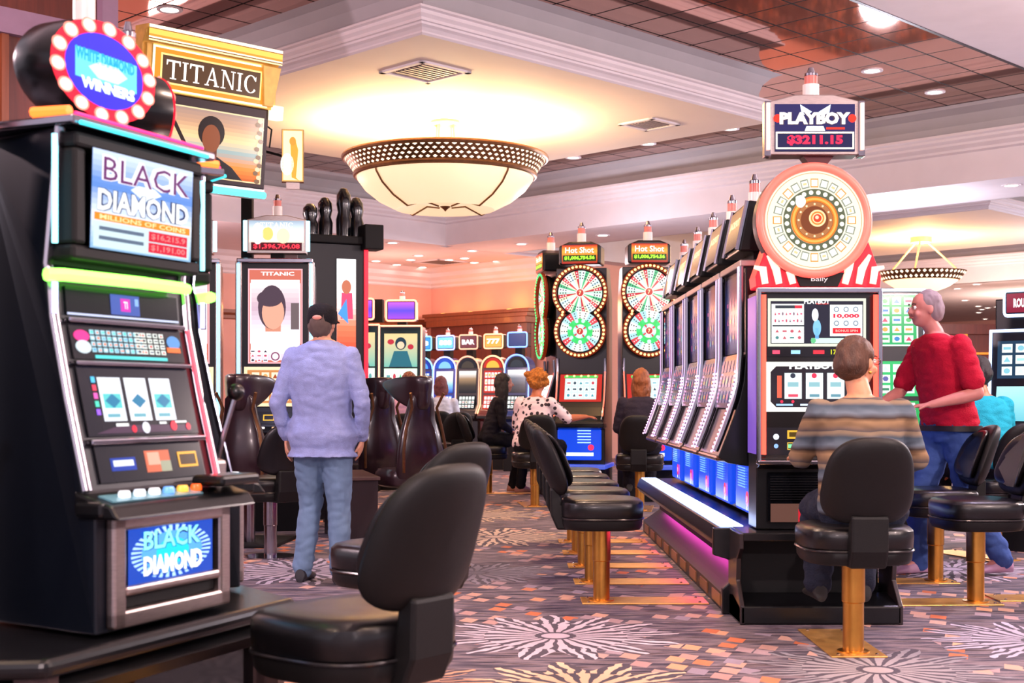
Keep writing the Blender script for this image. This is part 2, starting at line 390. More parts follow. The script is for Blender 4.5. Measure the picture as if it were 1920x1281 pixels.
def person(label, loc, yaw, J, top, top_m, leg_m, skin=SKIN, hyaw=0, vox=.008, sleeve=1.0, shoes='#22201f', heavy=1.0, wrinkle=.006, female=False, face=True, shirt_len=0.0, nofeet=False, curl=.4, stretch=(1, 1, 2)):
    t = thing('person', label, 'person', loc, yaw)
    pe, ch, ne, hd = [Vector(J[k]) for k in ('pelvis', 'chest', 'neck', 'head')]
    k = heavy; sw = (.36 if female else .40) * k; SWD = .23 * k
    def spine(f): return pe.lerp(ch, f)
    def torso_rings(g):
        up = ne - ch
        return [(pe.x, pe.y, pe.z - .09, .30 * k + g, .20 * k + g), (pe.x, pe.y, pe.z, .36 * k + g, .25 * k + g), (*spine(.35), .33 * k + g, .23 * k + g), (*spine(.65), .34 * k + g, .235 * k + g), (*ch, sw * .92 + g, SWD + g),
                (*(ch + up * .5), sw * .93 + g, SWD * .88 + g), (*(ch + up * .82), sw * .7 + g, SWD * .7 + g), (*(ch + up * 1.0), .16 + g, .13 + g)]
    mb = MB(); torso(mb, torso_rings(-.01)); head_shape(mb, hd, hyaw, ne)
    for s in 'LR':
        if s + 'sh' in J:
            a, b_, c = [Vector(J[s + q]) for q in ('sh', 'el', 'wr')]
            capsule(mb, [a, a.lerp(b_, .5), b_], [.048 * k, .044 * k, .038 * k]); capsule(mb, [b_, b_.lerp(c, .35), c], [.038 * k, .038 * k, .025])
            hand(mb, c, J.get(s + 'hd', (c - b_)), J.get(s + 'hn', (0, 0, -1)), curl=curl, side=1 if s == 'R' else -1)
        if s + 'hip' in J:
            a, b_, c = [Vector(J[s + q]) for q in ('hip', 'kn', 'an')]
            capsule(mb, [a, b_], [.075 * k, .055 * k]); capsule(mb, [b_, b_.lerp(c, .35), c], [.055 * k, .055 * k, .038])
            if not nofeet: fd = Vector(J.get(s + 'ft', (0, -1, 0))).normalized(); capsule(mb, [c, c + fd * .1 + Vector((0, 0, -.045))], [.038, .03])
    bd = remesh(mb, 'body', skin, t, vox, 4)
    if face: head(t, hd, hyaw, skin)
    # top garment
    mb = MB(); R_ = torso_rings(.03 if not shirt_len else .035)
    if shirt_len: R_ = [(pe.x, pe.y, pe.z - .09 - shirt_len, .40 * k + .05, .31 * k + .05)] + [(x, y, z, w + .055, d + .06) for x, y, z, w, d in R_[:2]] + R_[2:]
    else: R_[0] = (R_[0][0], R_[0][1], R_[0][2] + .04, .37 * k, .26 * k)
    torso(mb, R_[:-1] + [(R_[-1][0], R_[-1][1], R_[-1][2] - .005, .17, .15)])
    for s in 'LR':
        if s + 'sh' in J:
            a, b_, c = [Vector(J[s + q]) for q in ('sh', 'el', 'wr')]
            pts = [a.lerp(ch, .25), a, a.lerp(b_, .5), b_] ; rs = [.075 * k, .068 * k, .06 * k, .054 * k]
            if sleeve < 1: pts = [a.lerp(ch, .25), a, a.lerp(b_, .75)]; rs = [.078 * k, .07 * k, .068 * k]
            elif sleeve > 1: pts += [b_.lerp(c, .5), b_.lerp(c, .92)]; rs += [.048 * k, .04 * k]
            capsule(mb, pts, rs)
    tp = remesh(mb, top, top_m, t, .011, 5, wrinkle, 8, stretch)
    if leg_m:
        mb = MB(); torso(mb, [(pe.x, pe.y, pe.z - .13, .31 * k, .22 * k), (pe.x, pe.y, pe.z - .03, .385 * k, .275 * k)] + ([] if shirt_len else [(*spine(.10), .36 * k, .25 * k)]))
        for s in 'LR':
            if s + 'hip' in J:
                a, b_, c = [Vector(J[s + q]) for q in ('hip', 'kn', 'an')]
                capsule(mb, [a, a.lerp(b_, .5), b_, b_.lerp(c, .5), c + Vector((0, 0, .0))], [.108 * k, .093 * k, .075 * k, .069 * k, .064 * k])
        remesh(mb, 'trousers', leg_m, t, .011, 5, wrinkle * 1.2, 9, (1, 1, 1.6))
        for s in 'LR':
            if s + 'an' in J and not nofeet:
                c = Vector(J[s + 'an']); fd = Vector(J.get(s + 'ft', (0, -1, 0))).normalized(); sd = Vector((-fd.y, fd.x, 0)); zb = c.z - .085; mb = MB(); rings = []
                for u, w, h in ((-.075, .02, .03), (-.065, .034, .085), (-.03, .04, .1), (.03, .042, .09), (.09, .048, .065), (.15, .05, .048), (.19, .036, .035), (.2, .015, .02)):
                    o_ = c + fd * u; rings.append([(o_.x + sd.x * w * math.cos(a), o_.y + sd.y * w * math.cos(a), zb + max(0, h * .5 + h * .5 * math.sin(a))) for a in [2 * math.pi * j / 16 for j in range(16)]])
                mb.loft(rings); mb.build('shoe', mat('shoe ' + shoes, shoes, .5), t, True)
    return t
def hair_cap(t, c, yaw, m_, grow=.012, back=.02, long_=0, vox=.009, wr=.006, wf=30, name='hair', extra=None):
    M = Matrix.Rotation(R(yaw), 3, 'Z'); c = Vector(c); mb = MB()
    def e(x, y, z, a, b_, h):
        m2 = MB(); m2.ball((0, 0, 0), 1, n=18, sc=(a, b_, h)); mb.add([c + M @ (Vector(v) + Vector((x, y, z))) for v in m2.v], m2.f)
    e(0, back, .045, .078 + grow, .092 + grow, .086 + grow); e(0, back + .03, .0, .076 + grow, .072 + grow, .09)
    if long_:
        e(0, back + .03, -long_ * .5, .085 + grow, .07, long_ * .75 + .05)
        for s in (-1, 1): e(s * .07, .01, -long_ * .45, .025 + grow, .05, long_ * .6 + .04)
    for q in (extra or []): e(*q)
    return remesh(mb, name, m_, t, vox, 3, wr, wf, (1, 1, .4))
# the standing man in the pale blue shirt
J = dict(pelvis=(0, 0, .96), chest=(0, .03, 1.34), neck=(0, .01, 1.585), head=(0.01, -.03, 1.685),
         Rsh=(-.19, .02, 1.47), Rel=(-.28, .06, 1.17), Rwr=(-.25, -.06, .94), Rhd=(.2, -.15, -.9), Rhn=(1, 0, 0), Lsh=(.19, .02, 1.47), Lel=(.28, .08, 1.17), Lwr=(.25, -.02, .94), Lhd=(-.1, -.1, -1), Lhn=(-1, 0, 0),
         Rhip=(-.09, 0, .92), Rkn=(-.10, -.03, .50), Ran=(-.12, .02, .085), Lhip=(.09, 0, .92), Lkn=(.11, -.10, .50), Lan=(.15, -.05, .085))
SH = fabric('pale blue shirt cloth', '#909ccb', .08, 30)
JE = fabric('washed denim', '#6c86a4', .18, 5, stretch=(1, 1, .5))
p1 = person('standing man seen from behind in pale blue shirt, jeans and dark cap', (-1.235, 8.7, 0), 172, J, 'shirt', SH, JE, hyaw=0, sleeve=2, heavy=1.06, wrinkle=.007, shirt_len=.045, shoes='#26252b', face=False)
hair_cap(p1, (0.01, -.03, 1.68), 0, mat('grey brown hair', '#5a4a44', .8), .004, .03)
mb = MB(); rings = []
for z, w, d in ((1.69, .19, .232), (1.72, .196, .24), (1.77, .19, .23), (1.805, .15, .185), (1.825, .06, .08)): rings.append([(x + .01, y - .022, z) for x, y in sup(w, d, 28, 2.2)])
mb.loft(rings); mb.prism([(-.12, 1.72), (-.2, 1.71), (-.2, 1.702), (-.12, 1.71)], -.06, .08); cp = mb.build('cap', fabric('black cap cloth', '#17161b'), p1, True)
mb = MB(); mb.ball((.01, .098, 1.725), .032, n=12, sc=(1, .35, .5)); mb.build('cap_emblem', mat('cap emblem', '#d89080', .6), cp, True)
# the man in red
J = dict(pelvis=(0, .03, .99), chest=(0, -.03, 1.33), neck=(0, -.08, 1.56), head=(-.02, -.15, 1.71),
         Rsh=(-.21, -.04, 1.47), Rel=(-.28, -.16, 1.18), Rwr=(-.20, -.40, 1.08), Rhd=(.1, -.95, -.1), Rhn=(0, 0, -1), Lsh=(.21, -.04, 1.47), Lel=(.30, .02, 1.17), Lwr=(.20, -.26, 1.10), Lhd=(-.35, -.9, -.1), Lhn=(0, 0, -1),
         Rhip=(-.09, .03, .95), Rkn=(-.11, -.12, .52), Ran=(-.12, -.12, .085), Lhip=(.09, .03, .95), Lkn=(.11, .10, .52), Lan=(.13, .34, .10))
p2 = person('grey-haired man in red short-sleeved shirt and blue jeans reaching to the left', (2.96, 9.1, 0), -72, J, 'shirt', fabric('crimson polo cloth', '#b01230', .08), fabric('blue denim', '#3c5590', .2, 5), SKINP, hyaw=-8, sleeve=.5, heavy=1.12, wrinkle=.009, shoes='#c49ab4')
p2.scale = (1.04, 1.04, 1.055)
hair_cap(p2, (-.02, -.15, 1.71), -8, mat('grey hair', '#8a7a80', .8), .004, .03)
mb = MB(); mb.loft([[(x, y + .03, z) for x, y in sup(.46, .34, 32, 2.4)] for z in (.93, .965)]); mb.build('belt', mat('belt', '#1a1414', .4), p2, True)
# seated poses; seat height .60
def seated(lean=0.0, arms='deck', hy=.0, s=1.0, turn=0):
    d = dict(pelvis=(0, .02, .71), chest=(0, .0 - lean, 1.01), neck=(0, -.0 - lean * 1.4, 1.23), head=(0, -.04 - lean * 1.7, 1.39),
             Rhip=(-.09, -.02, .70), Rkn=(-.12, -.44, .66), Ran=(-.11, -.42, .27), Lhip=(.09, -.02, .70), Lkn=(.12, -.44, .66), Lan=(.11, -.42, .27))
    for s_, sx in (('R', -1), ('L', 1)):
        d[s_ + 'sh'] = (sx * .19, -lean * 1.2, 1.15)
        if arms == 'deck': d[s_ + 'el'] = (sx * .26, -.12 - lean, .93); d[s_ + 'wr'] = (sx * .17, -.38 - lean, .94)
        else: d[s_ + 'el'] = (sx * .25, -.05 - lean, .88); d[s_ + 'wr'] = (sx * .14, -.25, .80)
        d[s_ + 'hn'] = (0, 0, -1)
    return d
def stripes():
    m, nt, b = nodes('striped knit'); N = nt.nodes; L = nt.links
    tc = N.new('ShaderNodeTexCoord'); nz = N.new('ShaderNodeTexNoise'); nz.inputs['Scale'].default_value = 6; L.new(tc.outputs['Object'], nz.inputs['Vector'])
    sp = N.new('ShaderNodeSeparateXYZ'); L.new(tc.outputs['Object'], sp.inputs[0]); ma = N.new('ShaderNodeMath'); ma.operation = 'MULTIPLY_ADD'; L.new(nz.outputs['Fac'], ma.inputs[0]); ma.inputs[1].default_value = .03; L.new(sp.outputs[2], ma.inputs[2])
    m2 = N.new('ShaderNodeMath'); m2.operation = 'MULTIPLY'; L.new(ma.outputs[0], m2.inputs[0]); m2.inputs[1].default_value = 6.5; fr = N.new('ShaderNodeMath'); fr.operation = 'FRACT'; L.new(m2.outputs[0], fr.inputs[0])
    cr = N.new('ShaderNodeValToRGB'); L.new(fr.outputs[0], cr.inputs[0]); e = cr.color_ramp.elements
    for _ in range(5): e.new(.5)
    for k_, (p_, c_) in enumerate([(0, '#4c484c'), (.16, '#7d6650'), (.3, '#94785a'), (.42, '#40342f'), (.58, '#66727e'), (.8, '#45525e'), (.92, '#857562')]): e[k_].position = p_; e[k_].color = hx(c_)
    L.new(cr.outputs[0], b.inputs['Base Color']); b.inputs['Roughness'].default_value = .9; b.inputs['Specular IOR Level'].default_value = .2
    return m
def dots():
    m, nt, b = nodes('spotted blouse cloth'); N = nt.nodes; L = nt.links
    tc = N.new('ShaderNodeTexCoord'); vo = N.new('ShaderNodeTexVoronoi'); vo.inputs['Scale'].default_value = 17; L.new(tc.outputs['Object'], vo.inputs['Vector'])
    cr = N.new('ShaderNodeValToRGB'); L.new(vo.outputs['Distance'], cr.inputs[0]); cr.color_ramp.interpolation = 'CONSTANT'; cr.color_ramp.elements[0].color = hx('#2a2028'); cr.color_ramp.elements[1].position = .36; cr.color_ramp.elements[1].color = hx('#e0ccd0')
    L.new(cr.outputs[0], b.inputs['Base Color']); b.inputs['Roughness'].default_value = .8; return m
J = seated(.02); J['Lwr'] = (.2, -.45, .92); J['Rel'] = (-.29, -.10, .92); J['Rwr'] = (-.24, -.3, .85)
p3 = person('seated woman in grey and tan striped sweater with pinned brown hair and glasses', (1.66, 6.33, 0), 180, J, 'sweater', stripes(), fabric('dark jeans', '#232838'), mat('tan skin', '#c98a66', .5, 0, .05, 14), hyaw=-52, sleeve=2, heavy=1.12, female=True, wrinkle=.007)
HB = mat('brown hair', '#4e3020', .55, 0, .35, 40, .6, stretch=(1, 1, .2))
p3.scale = (1.0, 1.0, .985)
hair_cap(p3, J['head'], -52, HB, .010, .024, extra=[(0, .10, .035, .035, .032, .055), (0, .085, .085, .03, .03, .03)])
M_ = Matrix.Rotation(R(-52), 3, 'Z'); hc = Vector(J['head'])
mb = MB(); pts = [hc + M_ @ Vector(q) for q in ((-.078, .01, .012), (-.074, -.06, .016), (-.05, -.104, .012))]; mb.tube(pts, .0025, 6)
for s_ in (-1, 1): mb.tube([hc + M_ @ Vector((s_ * .032 + .022 * math.cos(a), -.108, .012 + .016 * math.sin(a))) for a in [2 * math.pi * i / 14 for i in range(14)]], .002, 5, closed=True)
mb.build('eyeglasses', mat('glasses wire', '#5a4438', .3, .6), p3, True)
mb = MB(); mb.ball(hc + M_ @ Vector((.082, .012, -.045)), .009, n=8); mb.ball(hc + M_ @ Vector((-.082, .012, -.045)), .009, n=8); mb.build('earring', GOLD, p3, True)
# curly haired woman
J = seated(.07, hy=0); J['Rel'] = (-.33, -.22, .98); J['Rwr'] = (-.46, -.42, 1.0); J['Rhd'] = (-.4, -.9, -.1); J['Lel'] = (.25, -.1, .9)
p4 = person('woman with curly ginger hair and black and white spotted top reaching to the wheel machine', (.22, 14.85, 0), 150, J, 'blouse', dots(), fabric('black trousers', '#14141a'), mat('warm skin', '#b86a44', .5, 0, .05, 14), hyaw=0, vox=.01, sleeve=1.0, heavy=1.15, female=True, face=False)
ex = [(.085 * math.cos(a) * (1 + .2 * (i % 2)), .03 + .085 * math.sin(a), .03 + .05 * math.sin(i * 1.7), .045, .045, .045) for i, a in enumerate([2 * math.pi * j / 11 for j in range(11)])] + [(0, .02, .12, .07, .07, .04)]
hair_cap(p4, J['head'], 0, mat('ginger curls', '#c2701e', .6, 0, .4, 45, .8), .02, .02, vox=.01, wr=.016, wf=38, extra=ex)
J = seated(.04, 'lap')
p6 = person('woman with auburn bob hair and dark top seated at the right wheel machine', (1.385, 14.25, 0), 178, J, 'top', fabric('dark violet cloth', '#2a2430'), fabric('dark trousers', '#1c1a24'), mat('warm skin', '#b86a44', .5), vox=.01, sleeve=2, heavy=1.12, female=True, face=False)
hair_cap(p6, J['head'], 0, mat('auburn hair', '#8a4a1c', .5, 0, .35, 40, .6, stretch=(1, 1, .15)), .014, .03, long_=.16)
J = seated(.09, 'lap'); J['Ran'] = (-.11, -.38, .10); J['Lan'] = (.12, -.30, .10)
p5 = person('woman with long dark hair all in black seated behind the curly haired woman', (-.28, 16.9, 0), 95, J, 'top', fabric('black top cloth', '#1a1820'), fabric('black trousers', '#14141a'), mat('rosy skin', '#cf9088', .5), vox=.01, sleeve=2, female=True, face=False, shoes='#a8786a')
hair_cap(p5, J['head'], 0, mat('dark hair', '#1c1216', .5, 0, .3, 40, .6), .014, .03, long_=.2)
J = seated(.03, 'lap')
p7 = person('woman with brown bob and pale pink top seated between the tall game chairs', (-1.25, 16.1, 0), 178, J, 'top', fabric('pale pink cloth', '#c8a0b8'), fabric('dark trousers', '#1c1a24'), SKIN, vox=.011, sleeve=2, female=True, face=False)
hair_cap(p7, J['head'], 0, mat('brown bob', '#7a4428', .5, 0, .3, 40, .6), .014, .03, long_=.14)
p8 = person('person with reddish hair and white top seated before the small arched machines', (-1.03, 19.2, 0), 178, seated(.03, 'lap'), 'top', fabric('off white cloth', '#c8d0e0'), fabric('dark trousers', '#1c1a24'), SKIN, vox=.012, sleeve=2, female=True, face=False)
hair_cap(p8, (0, -.091, 1.39), 0, mat('reddish hair', '#6a3434', .5, 0, .3, 40, .6), .014, .03, long_=.1)
p9 = person('person in bright teal top seated low behind the man in red', (3.58, 9.95, 0), 200, seated(.08, 'lap'), 'top', fabric('teal cloth', '#1c9ab0'), fabric('dark trousers', '#1c1a24'), mat('warm skin', '#b86a44', .5), vox=.012, sleeve=.5, heavy=1.1, face=False)
hair_cap(p9, (0, -.176, 1.39), 0, mat('dark hair', '#1c1216', .5), .01, .03)
# ------------------------------------------------------------------ carpet
def carpet_mat():
    m, nt, b = nodes('patterned carpet'); N = nt.nodes; L = nt.links
    def math_(op, a, b_=None, c=None):
        n = N.new('ShaderNodeMath'); n.operation = op
        for i, v in enumerate((a, b_, c)):
            if v is None: continue
            if isinstance(v, (int, float)): n.inputs[i].default_value = v
            else: L.new(v, n.inputs[i])
        return n.outputs[0]
    def mix(f, a, b_):
        n = N.new('ShaderNodeMix'); n.data_type = 'RGBA'
        for i, v in ((0, f), (6, a), (7, b_)):
            if isinstance(v, (int, float)): n.inputs[i].default_value = v
            elif isinstance(v, str): n.inputs[i].default_value = hx(v)
            else: L.new(v, n.inputs[i])
        return n.outputs[2]
    def ramp(f, stops):
        n = N.new('ShaderNodeValToRGB'); L.new(f, n.inputs[0]); e = n.color_ramp.elements
        while len(e) < len(stops): e.new(0.5)
        for k, (p, c) in enumerate(stops): e[k].position = p; e[k].color = hx(c) if isinstance(c, str) else (c, c, c, 1)
        return n.outputs[0]
    tc = N.new('ShaderNodeTexCoord'); P = tc.outputs['Object']
    def mapped(sc, rot=0):
        n = N.new('ShaderNodeMapping'); n.inputs['Scale'].default_value = sc; n.inputs['Rotation'].default_value = (0, 0, rot); L.new(P, n.inputs[0]); return n.outputs[0]
    def noise(vec, sc, det=2):
        n = N.new('ShaderNodeTexNoise'); n.inputs['Scale'].default_value = sc; n.inputs['Detail'].default_value = det; L.new(vec, n.inputs['Vector']); return n
    # ground: long dark streaks
    g = noise(mapped((1.2, 9, 1), .12), 2.2, 4)
    base = ramp(g.outputs['Fac'], [(.3, '#26222e'), (.44, '#484252'), (.55, '#83757c'), (.64, '#44383e')])
    # flakes: small lozenges in peach, grey and orange, only in some fields
    vo = N.new('ShaderNodeTexVoronoi'); vo.feature = 'F1'; vo.distance = 'CHEBYCHEV'; vo.inputs['Scale'].default_value = 1.0; vo.inputs['Randomness'].default_value = .75
    L.new(mapped((9, 6, 1), .5), vo.inputs['Vector'])
    vs = N.new('ShaderNodeSeparateColor'); L.new(vo.outputs['Color'], vs.inputs[0])
    fl = math_('MULTIPLY', math_('LESS_THAN', vo.outputs['Distance'], .36), math_('GREATER_THAN', vs.outputs[0], .3))
    field = noise(mapped((1, 1, 1)), .9, 1)
    fl = math_('MULTIPLY', fl, math_('GREATER_THAN', field.outputs['Fac'], .44))
    fc = ramp(vs.outputs[1], [(.0, '#c49a86'), (.35, '#b08b86'), (.6, '#8f8494'), (.8, '#d8a582'), (.95, '#c06a44')])
    col = mix(fl, base, fc)
    sep = N.new('ShaderNodeSeparateXYZ'); L.new(P, sep.inputs[0])
    wob = noise(mapped((1, 1, 1)), 7, 2).outputs['Fac']
    def burst(cx, cy, rad, npet, c_out, c_in, col):
        dx = math_('SUBTRACT', sep.outputs[0], cx); dy = math_('SUBTRACT', sep.outputs[1], cy)
        r = math_('SQRT', math_('ADD', math_('MULTIPLY', dx, dx), math_('MULTIPLY', dy, dy)))
        an = math_('ARCTAN2', dy, dx)
        rr = math_('DIVIDE', r, rad)
        s1 = math_('SINE', math_('ADD', math_('MULTIPLY', an, float(npet)), math_('MULTIPLY', wob, 5.0)))
        s2 = math_('SINE', math_('ADD', math_('MULTIPLY', an, float(npet * 2 + 3)), math_('MULTIPLY', wob, 9.0)))
        far = math_('GREATER_THAN', rr, .55)
        pet = math_('ADD', math_('MULTIPLY', s1, math_('SUBTRACT', 1.0, far)), math_('MULTIPLY', s2, far))
        edge = math_('ADD', .80, math_('MULTIPLY', math_('SINE', math_('MULTIPLY', an, float(npet) / 1.7)), .17))
        mask = math_('MULTIPLY', math_('GREATER_THAN', pet, math_('SUBTRACT', math_('MULTIPLY', rr, .9), .62)), math_('LESS_THAN', rr, edge))
        mask = math_('MULTIPLY', mask, math_('GREATER_THAN', rr, .16))
        inside = math_('LESS_THAN', rr, edge)
        col = mix(inside, col, '#4a4450')
        pc = mix(rr, c_in, c_out)
        col = mix(mask, col, pc)
        return mix(math_('LESS_THAN', rr, .11), col, c_in)
    for a in [(.22, 6.75, .66, 22, '#c9bcc6', '#b3a6b2'), (.30, 5.5, .60, 20, '#e0bd9c', '#cfa88c'), (1.62, 5.9, .6, 24, '#7f7c86', '#a39a9c'), (2.62, 6.6, .6, 22, '#b8b0c2', '#a39cae'),
              (-1.45, 9.3, .75, 22, '#b5aab8', '#8f8796'), (-.15, 11.6, .8, 24, '#cdb49c', '#b39c90'), (-.25, 9.2, .6, 20, '#8a8490', '#5a5460'), (-.5, 13.8, .9, 24, '#c9ad94', '#a8968c'),
              (3.1, 9.4, .7, 22, '#c4b6c4', '#a89cb0'), (.9, 4.9, .5, 20, '#a39aa8', '#7f7884'), (-.9, 7.3, .5, 20, '#8a7f88', '#6c6470'), (-.6, 5.6, .55, 22, '#cf9a78', '#b58a78')]:
        col = burst(*a, col)
    fz = noise(P, 160, 2); bp = N.new('ShaderNodeBump'); bp.inputs['Strength'].default_value = .25; bp.inputs['Distance'].default_value = .01
    L.new(fz.outputs['Fac'], bp.inputs['Height']); L.new(bp.outputs[0], b.inputs['Normal'])
    L.new(col, b.inputs['Base Color']); b.inputs['Roughness'].default_value = .72; b.inputs['Specular IOR Level'].default_value = .35
    return m
fl = MB(); fl.box(-22, 40, -6, 62, -.1, 0)
struct(fl.build('floor', carpet_mat()))

# ------------------------------------------------------------------ ceiling: bronze mirror field, dropped square panels, soffit beams
ZM, ZP, ZS = 4.84, 4.30, 3.90
def mirror_mat():
    m, nt, b = nodes('bronze mirror tiles'); N = nt.nodes; L = nt.links
    tc = N.new('ShaderNodeTexCoord'); mp = N.new('ShaderNodeMapping'); mp.inputs['Rotation'].default_value = (0, 0, R(-45)); mp.inputs['Location'].default_value = (-7.48 + .04, -6.35, 0)
    L.new(tc.outputs['Object'], mp.inputs[0])
    br = N.new('ShaderNodeTexBrick'); br.offset = 0.0; br.inputs['Scale'].default_value = 1.0; br.inputs['Brick Width'].default_value = .51; br.inputs['Row Height'].default_value = .51
    br.inputs['Mortar Size'].default_value = .011; br.inputs['Mortar Smooth'].default_value = 0; br.inputs['Color1'].default_value = hx('#d09a88'); br.inputs['Color2'].default_value = hx('#c48c7a'); br.inputs['Mortar'].default_value = hx('#160608')
    L.new(mp.outputs[0], br.inputs['Vector']); L.new(br.outputs['Color'], b.inputs['Base Color'])
    b.inputs['Metallic'].default_value = 1.0
    r_ = N.new('ShaderNodeMapRange'); r_.inputs[3].default_value = .045; r_.inputs[4].default_value = .7; L.new(br.outputs['Fac'], r_.inputs[0]); L.new(r_.outputs[0], b.inputs['Roughness'])
    return m
MIR = mirror_mat()
def slab(name, s0, s1, t0, t1, z0, z1, m_, st=True):
    mb = MB(); v = [ST(s, t, z) for z in (z0, z1) for t in (t0, t1) for s in (s0, s1)]
    mb.add(v, [(0, 2, 3, 1), (4, 5, 7, 6), (0, 1, 5, 4), (2, 6, 7, 3), (0, 4, 6, 2), (1, 3, 7, 5)])
    o = mb.build(name, m_)
    return struct(o) if st else o
slab('ceiling', 1.0, 15.7, 6.35, 17.3, ZM, ZM + .08, MIR)
slab('ceiling', -6, 15.7, -12, 6.35, ZM - .03, ZM + .08, PLAST)
slab('trim_1', 1.0, 15.6, 6.33, 6.37, ZM - .035, ZM - .001, mat('dark edge bead', '#1a1420', .4))
slab('ceiling', 15.5, 17.4, -12, 20.97, ZM, ZM + .08, PLAST)
slab('ceiling', 17.4, 29.6, 6.35, 17.2, ZM, ZM + .08, MIR)
slab('ceiling', 29.5, 46, -12, 30, ZS, ZS + .1, PLAST)
slab('ceiling', 17.4, 29.6, -12, 6.35, ZS, ZM, PLAST)
slab('ceiling', 18.6, 29.6, 17.2, 30, ZS, ZS + .1, PLAST)
slab('ceiling', -2, 18.6, 17.62, 21.0, ZS, ZS + .1, PLAST)
slab('ceiling', 15.97, 17.4, -12, 17.64, ZS, ZS + .1, PLAST)
# profile of coves and crowns: (outward offset from the face line, z); swept along a straight run
BEAM = [(-.02, ZM), (.0, ZM - .04), (.12, 4.74), (.2, 4.62), (.22, 4.52), (.04, 4.50), (.04, 4.47), (.08, 4.45), (.08, 4.42), (.13, 4.39), (.13, 4.36), (.19, 4.32), (.19, 4.29), (.24, 4.27), (.24, ZS), (.42, ZS), (.42, ZM)]
def sweep(name, prof, p0, p1, out, m_, mask=None):
    """prof (offset along out, z) from p0 to p1"""
    mb = MB(); n = len(prof)
    for i in range(n - 1):
        a, b_ = prof[i], prof[i + 1]
        q = [p0 + out * a[0], p1 + out * a[0], p1 + out * b_[0], p0 + out * b_[0]]
        zs = (a[1], a[1], b_[1], b_[1])
        mi = 1 if (mask and mask(a, b_)) else 0
        mb.add([(v.x, v.y, z) for v, z in zip(q, zs)], [(0, 1, 2, 3)], mi)
    return struct(mb.build(name, m_ if isinstance(m_, list) else [m_]))
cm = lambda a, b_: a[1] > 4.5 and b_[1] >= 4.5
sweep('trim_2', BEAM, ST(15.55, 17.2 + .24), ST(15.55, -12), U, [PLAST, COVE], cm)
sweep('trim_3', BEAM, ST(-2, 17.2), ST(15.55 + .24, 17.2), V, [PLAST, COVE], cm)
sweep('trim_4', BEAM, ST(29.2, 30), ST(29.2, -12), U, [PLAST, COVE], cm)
# far side of beam 1 towards the second recess
slab('trim_5', 17.38, 17.42, 6.35, 17.2, ZS, ZM, PLAST)
slab('trim_6', 17.4, 29.5, 17.18, 17.22, ZS, ZM, PLAST)
# dropped square panels
def cloud(name, s0, t0, a):
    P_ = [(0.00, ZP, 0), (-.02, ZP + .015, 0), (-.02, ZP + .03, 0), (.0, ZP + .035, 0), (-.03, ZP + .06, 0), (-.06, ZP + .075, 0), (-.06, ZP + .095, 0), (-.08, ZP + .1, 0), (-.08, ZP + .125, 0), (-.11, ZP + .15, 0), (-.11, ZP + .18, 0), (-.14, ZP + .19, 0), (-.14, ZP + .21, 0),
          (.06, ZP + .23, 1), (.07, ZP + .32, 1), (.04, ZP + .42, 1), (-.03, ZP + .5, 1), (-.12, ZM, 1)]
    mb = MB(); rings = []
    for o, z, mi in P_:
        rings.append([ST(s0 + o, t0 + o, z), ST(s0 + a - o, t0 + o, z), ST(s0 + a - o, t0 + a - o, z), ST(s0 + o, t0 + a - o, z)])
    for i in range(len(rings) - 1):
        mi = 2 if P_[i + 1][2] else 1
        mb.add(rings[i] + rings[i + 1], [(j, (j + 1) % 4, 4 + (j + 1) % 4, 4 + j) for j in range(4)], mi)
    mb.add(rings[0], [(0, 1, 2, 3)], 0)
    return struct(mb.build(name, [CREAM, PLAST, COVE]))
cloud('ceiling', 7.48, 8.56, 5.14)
cloud('ceiling', 20.9, 9.9, 5.15)
# walls
slab('wall_left', -2, 18.75, 20.97, 21.15, 0, ZS, PEACH)
slab('wall_back', 18.57, 18.75, 17.6, 20.97, 0, ZS, PEACH)
slab('wall_back', 18.75, 29.6, 17.6, 17.8, 0, ZS, PEACH)
slab('wall_far', 44, 44.2, -12, 30, 0, ZS, PEACH)
slab('wall_far', 29, 44, 24, 24.2, 0, ZS, PEACH)
CR = [(0, 3.5), (-.03, 3.52), (-.03, 3.56), (-.08, 3.6), (-.1, 3.66), (-.16, 3.72), (-.18, 3.8), (-.24, 3.84), (-.3, 3.9)]
sweep('trim_7', CR, ST(-2, 20.97), ST(18.57, 20.97), V, PLAST)
sweep('trim_8', CR, ST(18.57, 20.97), ST(18.57, 17.6), U, PLAST)
tr = MB()
sweep('trim_9', [(0, 2.66), (-.03, 2.68), (-.03, 2.74), (-.08, 2.78), (-.08, 2.84), (0, 2.85)], ST(-2, 20.97), ST(18.5, 20.97), V, WOOD)
slab('baseboard_left', -2, 18.5, 20.9, 20.97, 0, .9, WOOD)
# wood-clad column at the left
slab('wall_column', 1.5, 4.66, 8.72, 10.9, 0, ZM, WOODD)
slab('trim_10', 1.5, 4.7, 8.66, 8.72, 3.64, 3.81, MAUVE)
slab('trim_11', 4.58, 4.70, 8.64, 8.76, 0, ZM, MAUVE)
for k in range(8):
    slab('trim_12', 1.6 + k * .38, 1.6 + k * .38 + .05, 8.69, 8.72, 0, 3.64, WOOD)

# cashier cabinetry at the back wall
cg = thing('cashier_counter', 'brown wooden cashier counter with cornice in front of the peach back wall', 'counter', ST(18.3, 19.2, 0), 135)
def cgb(name, pts, m_, par=cg, bevel=0):
    mb = MB()
    for q in pts: mb.box(*q)
    return mb.build(name, m_, par, bevel=bevel)
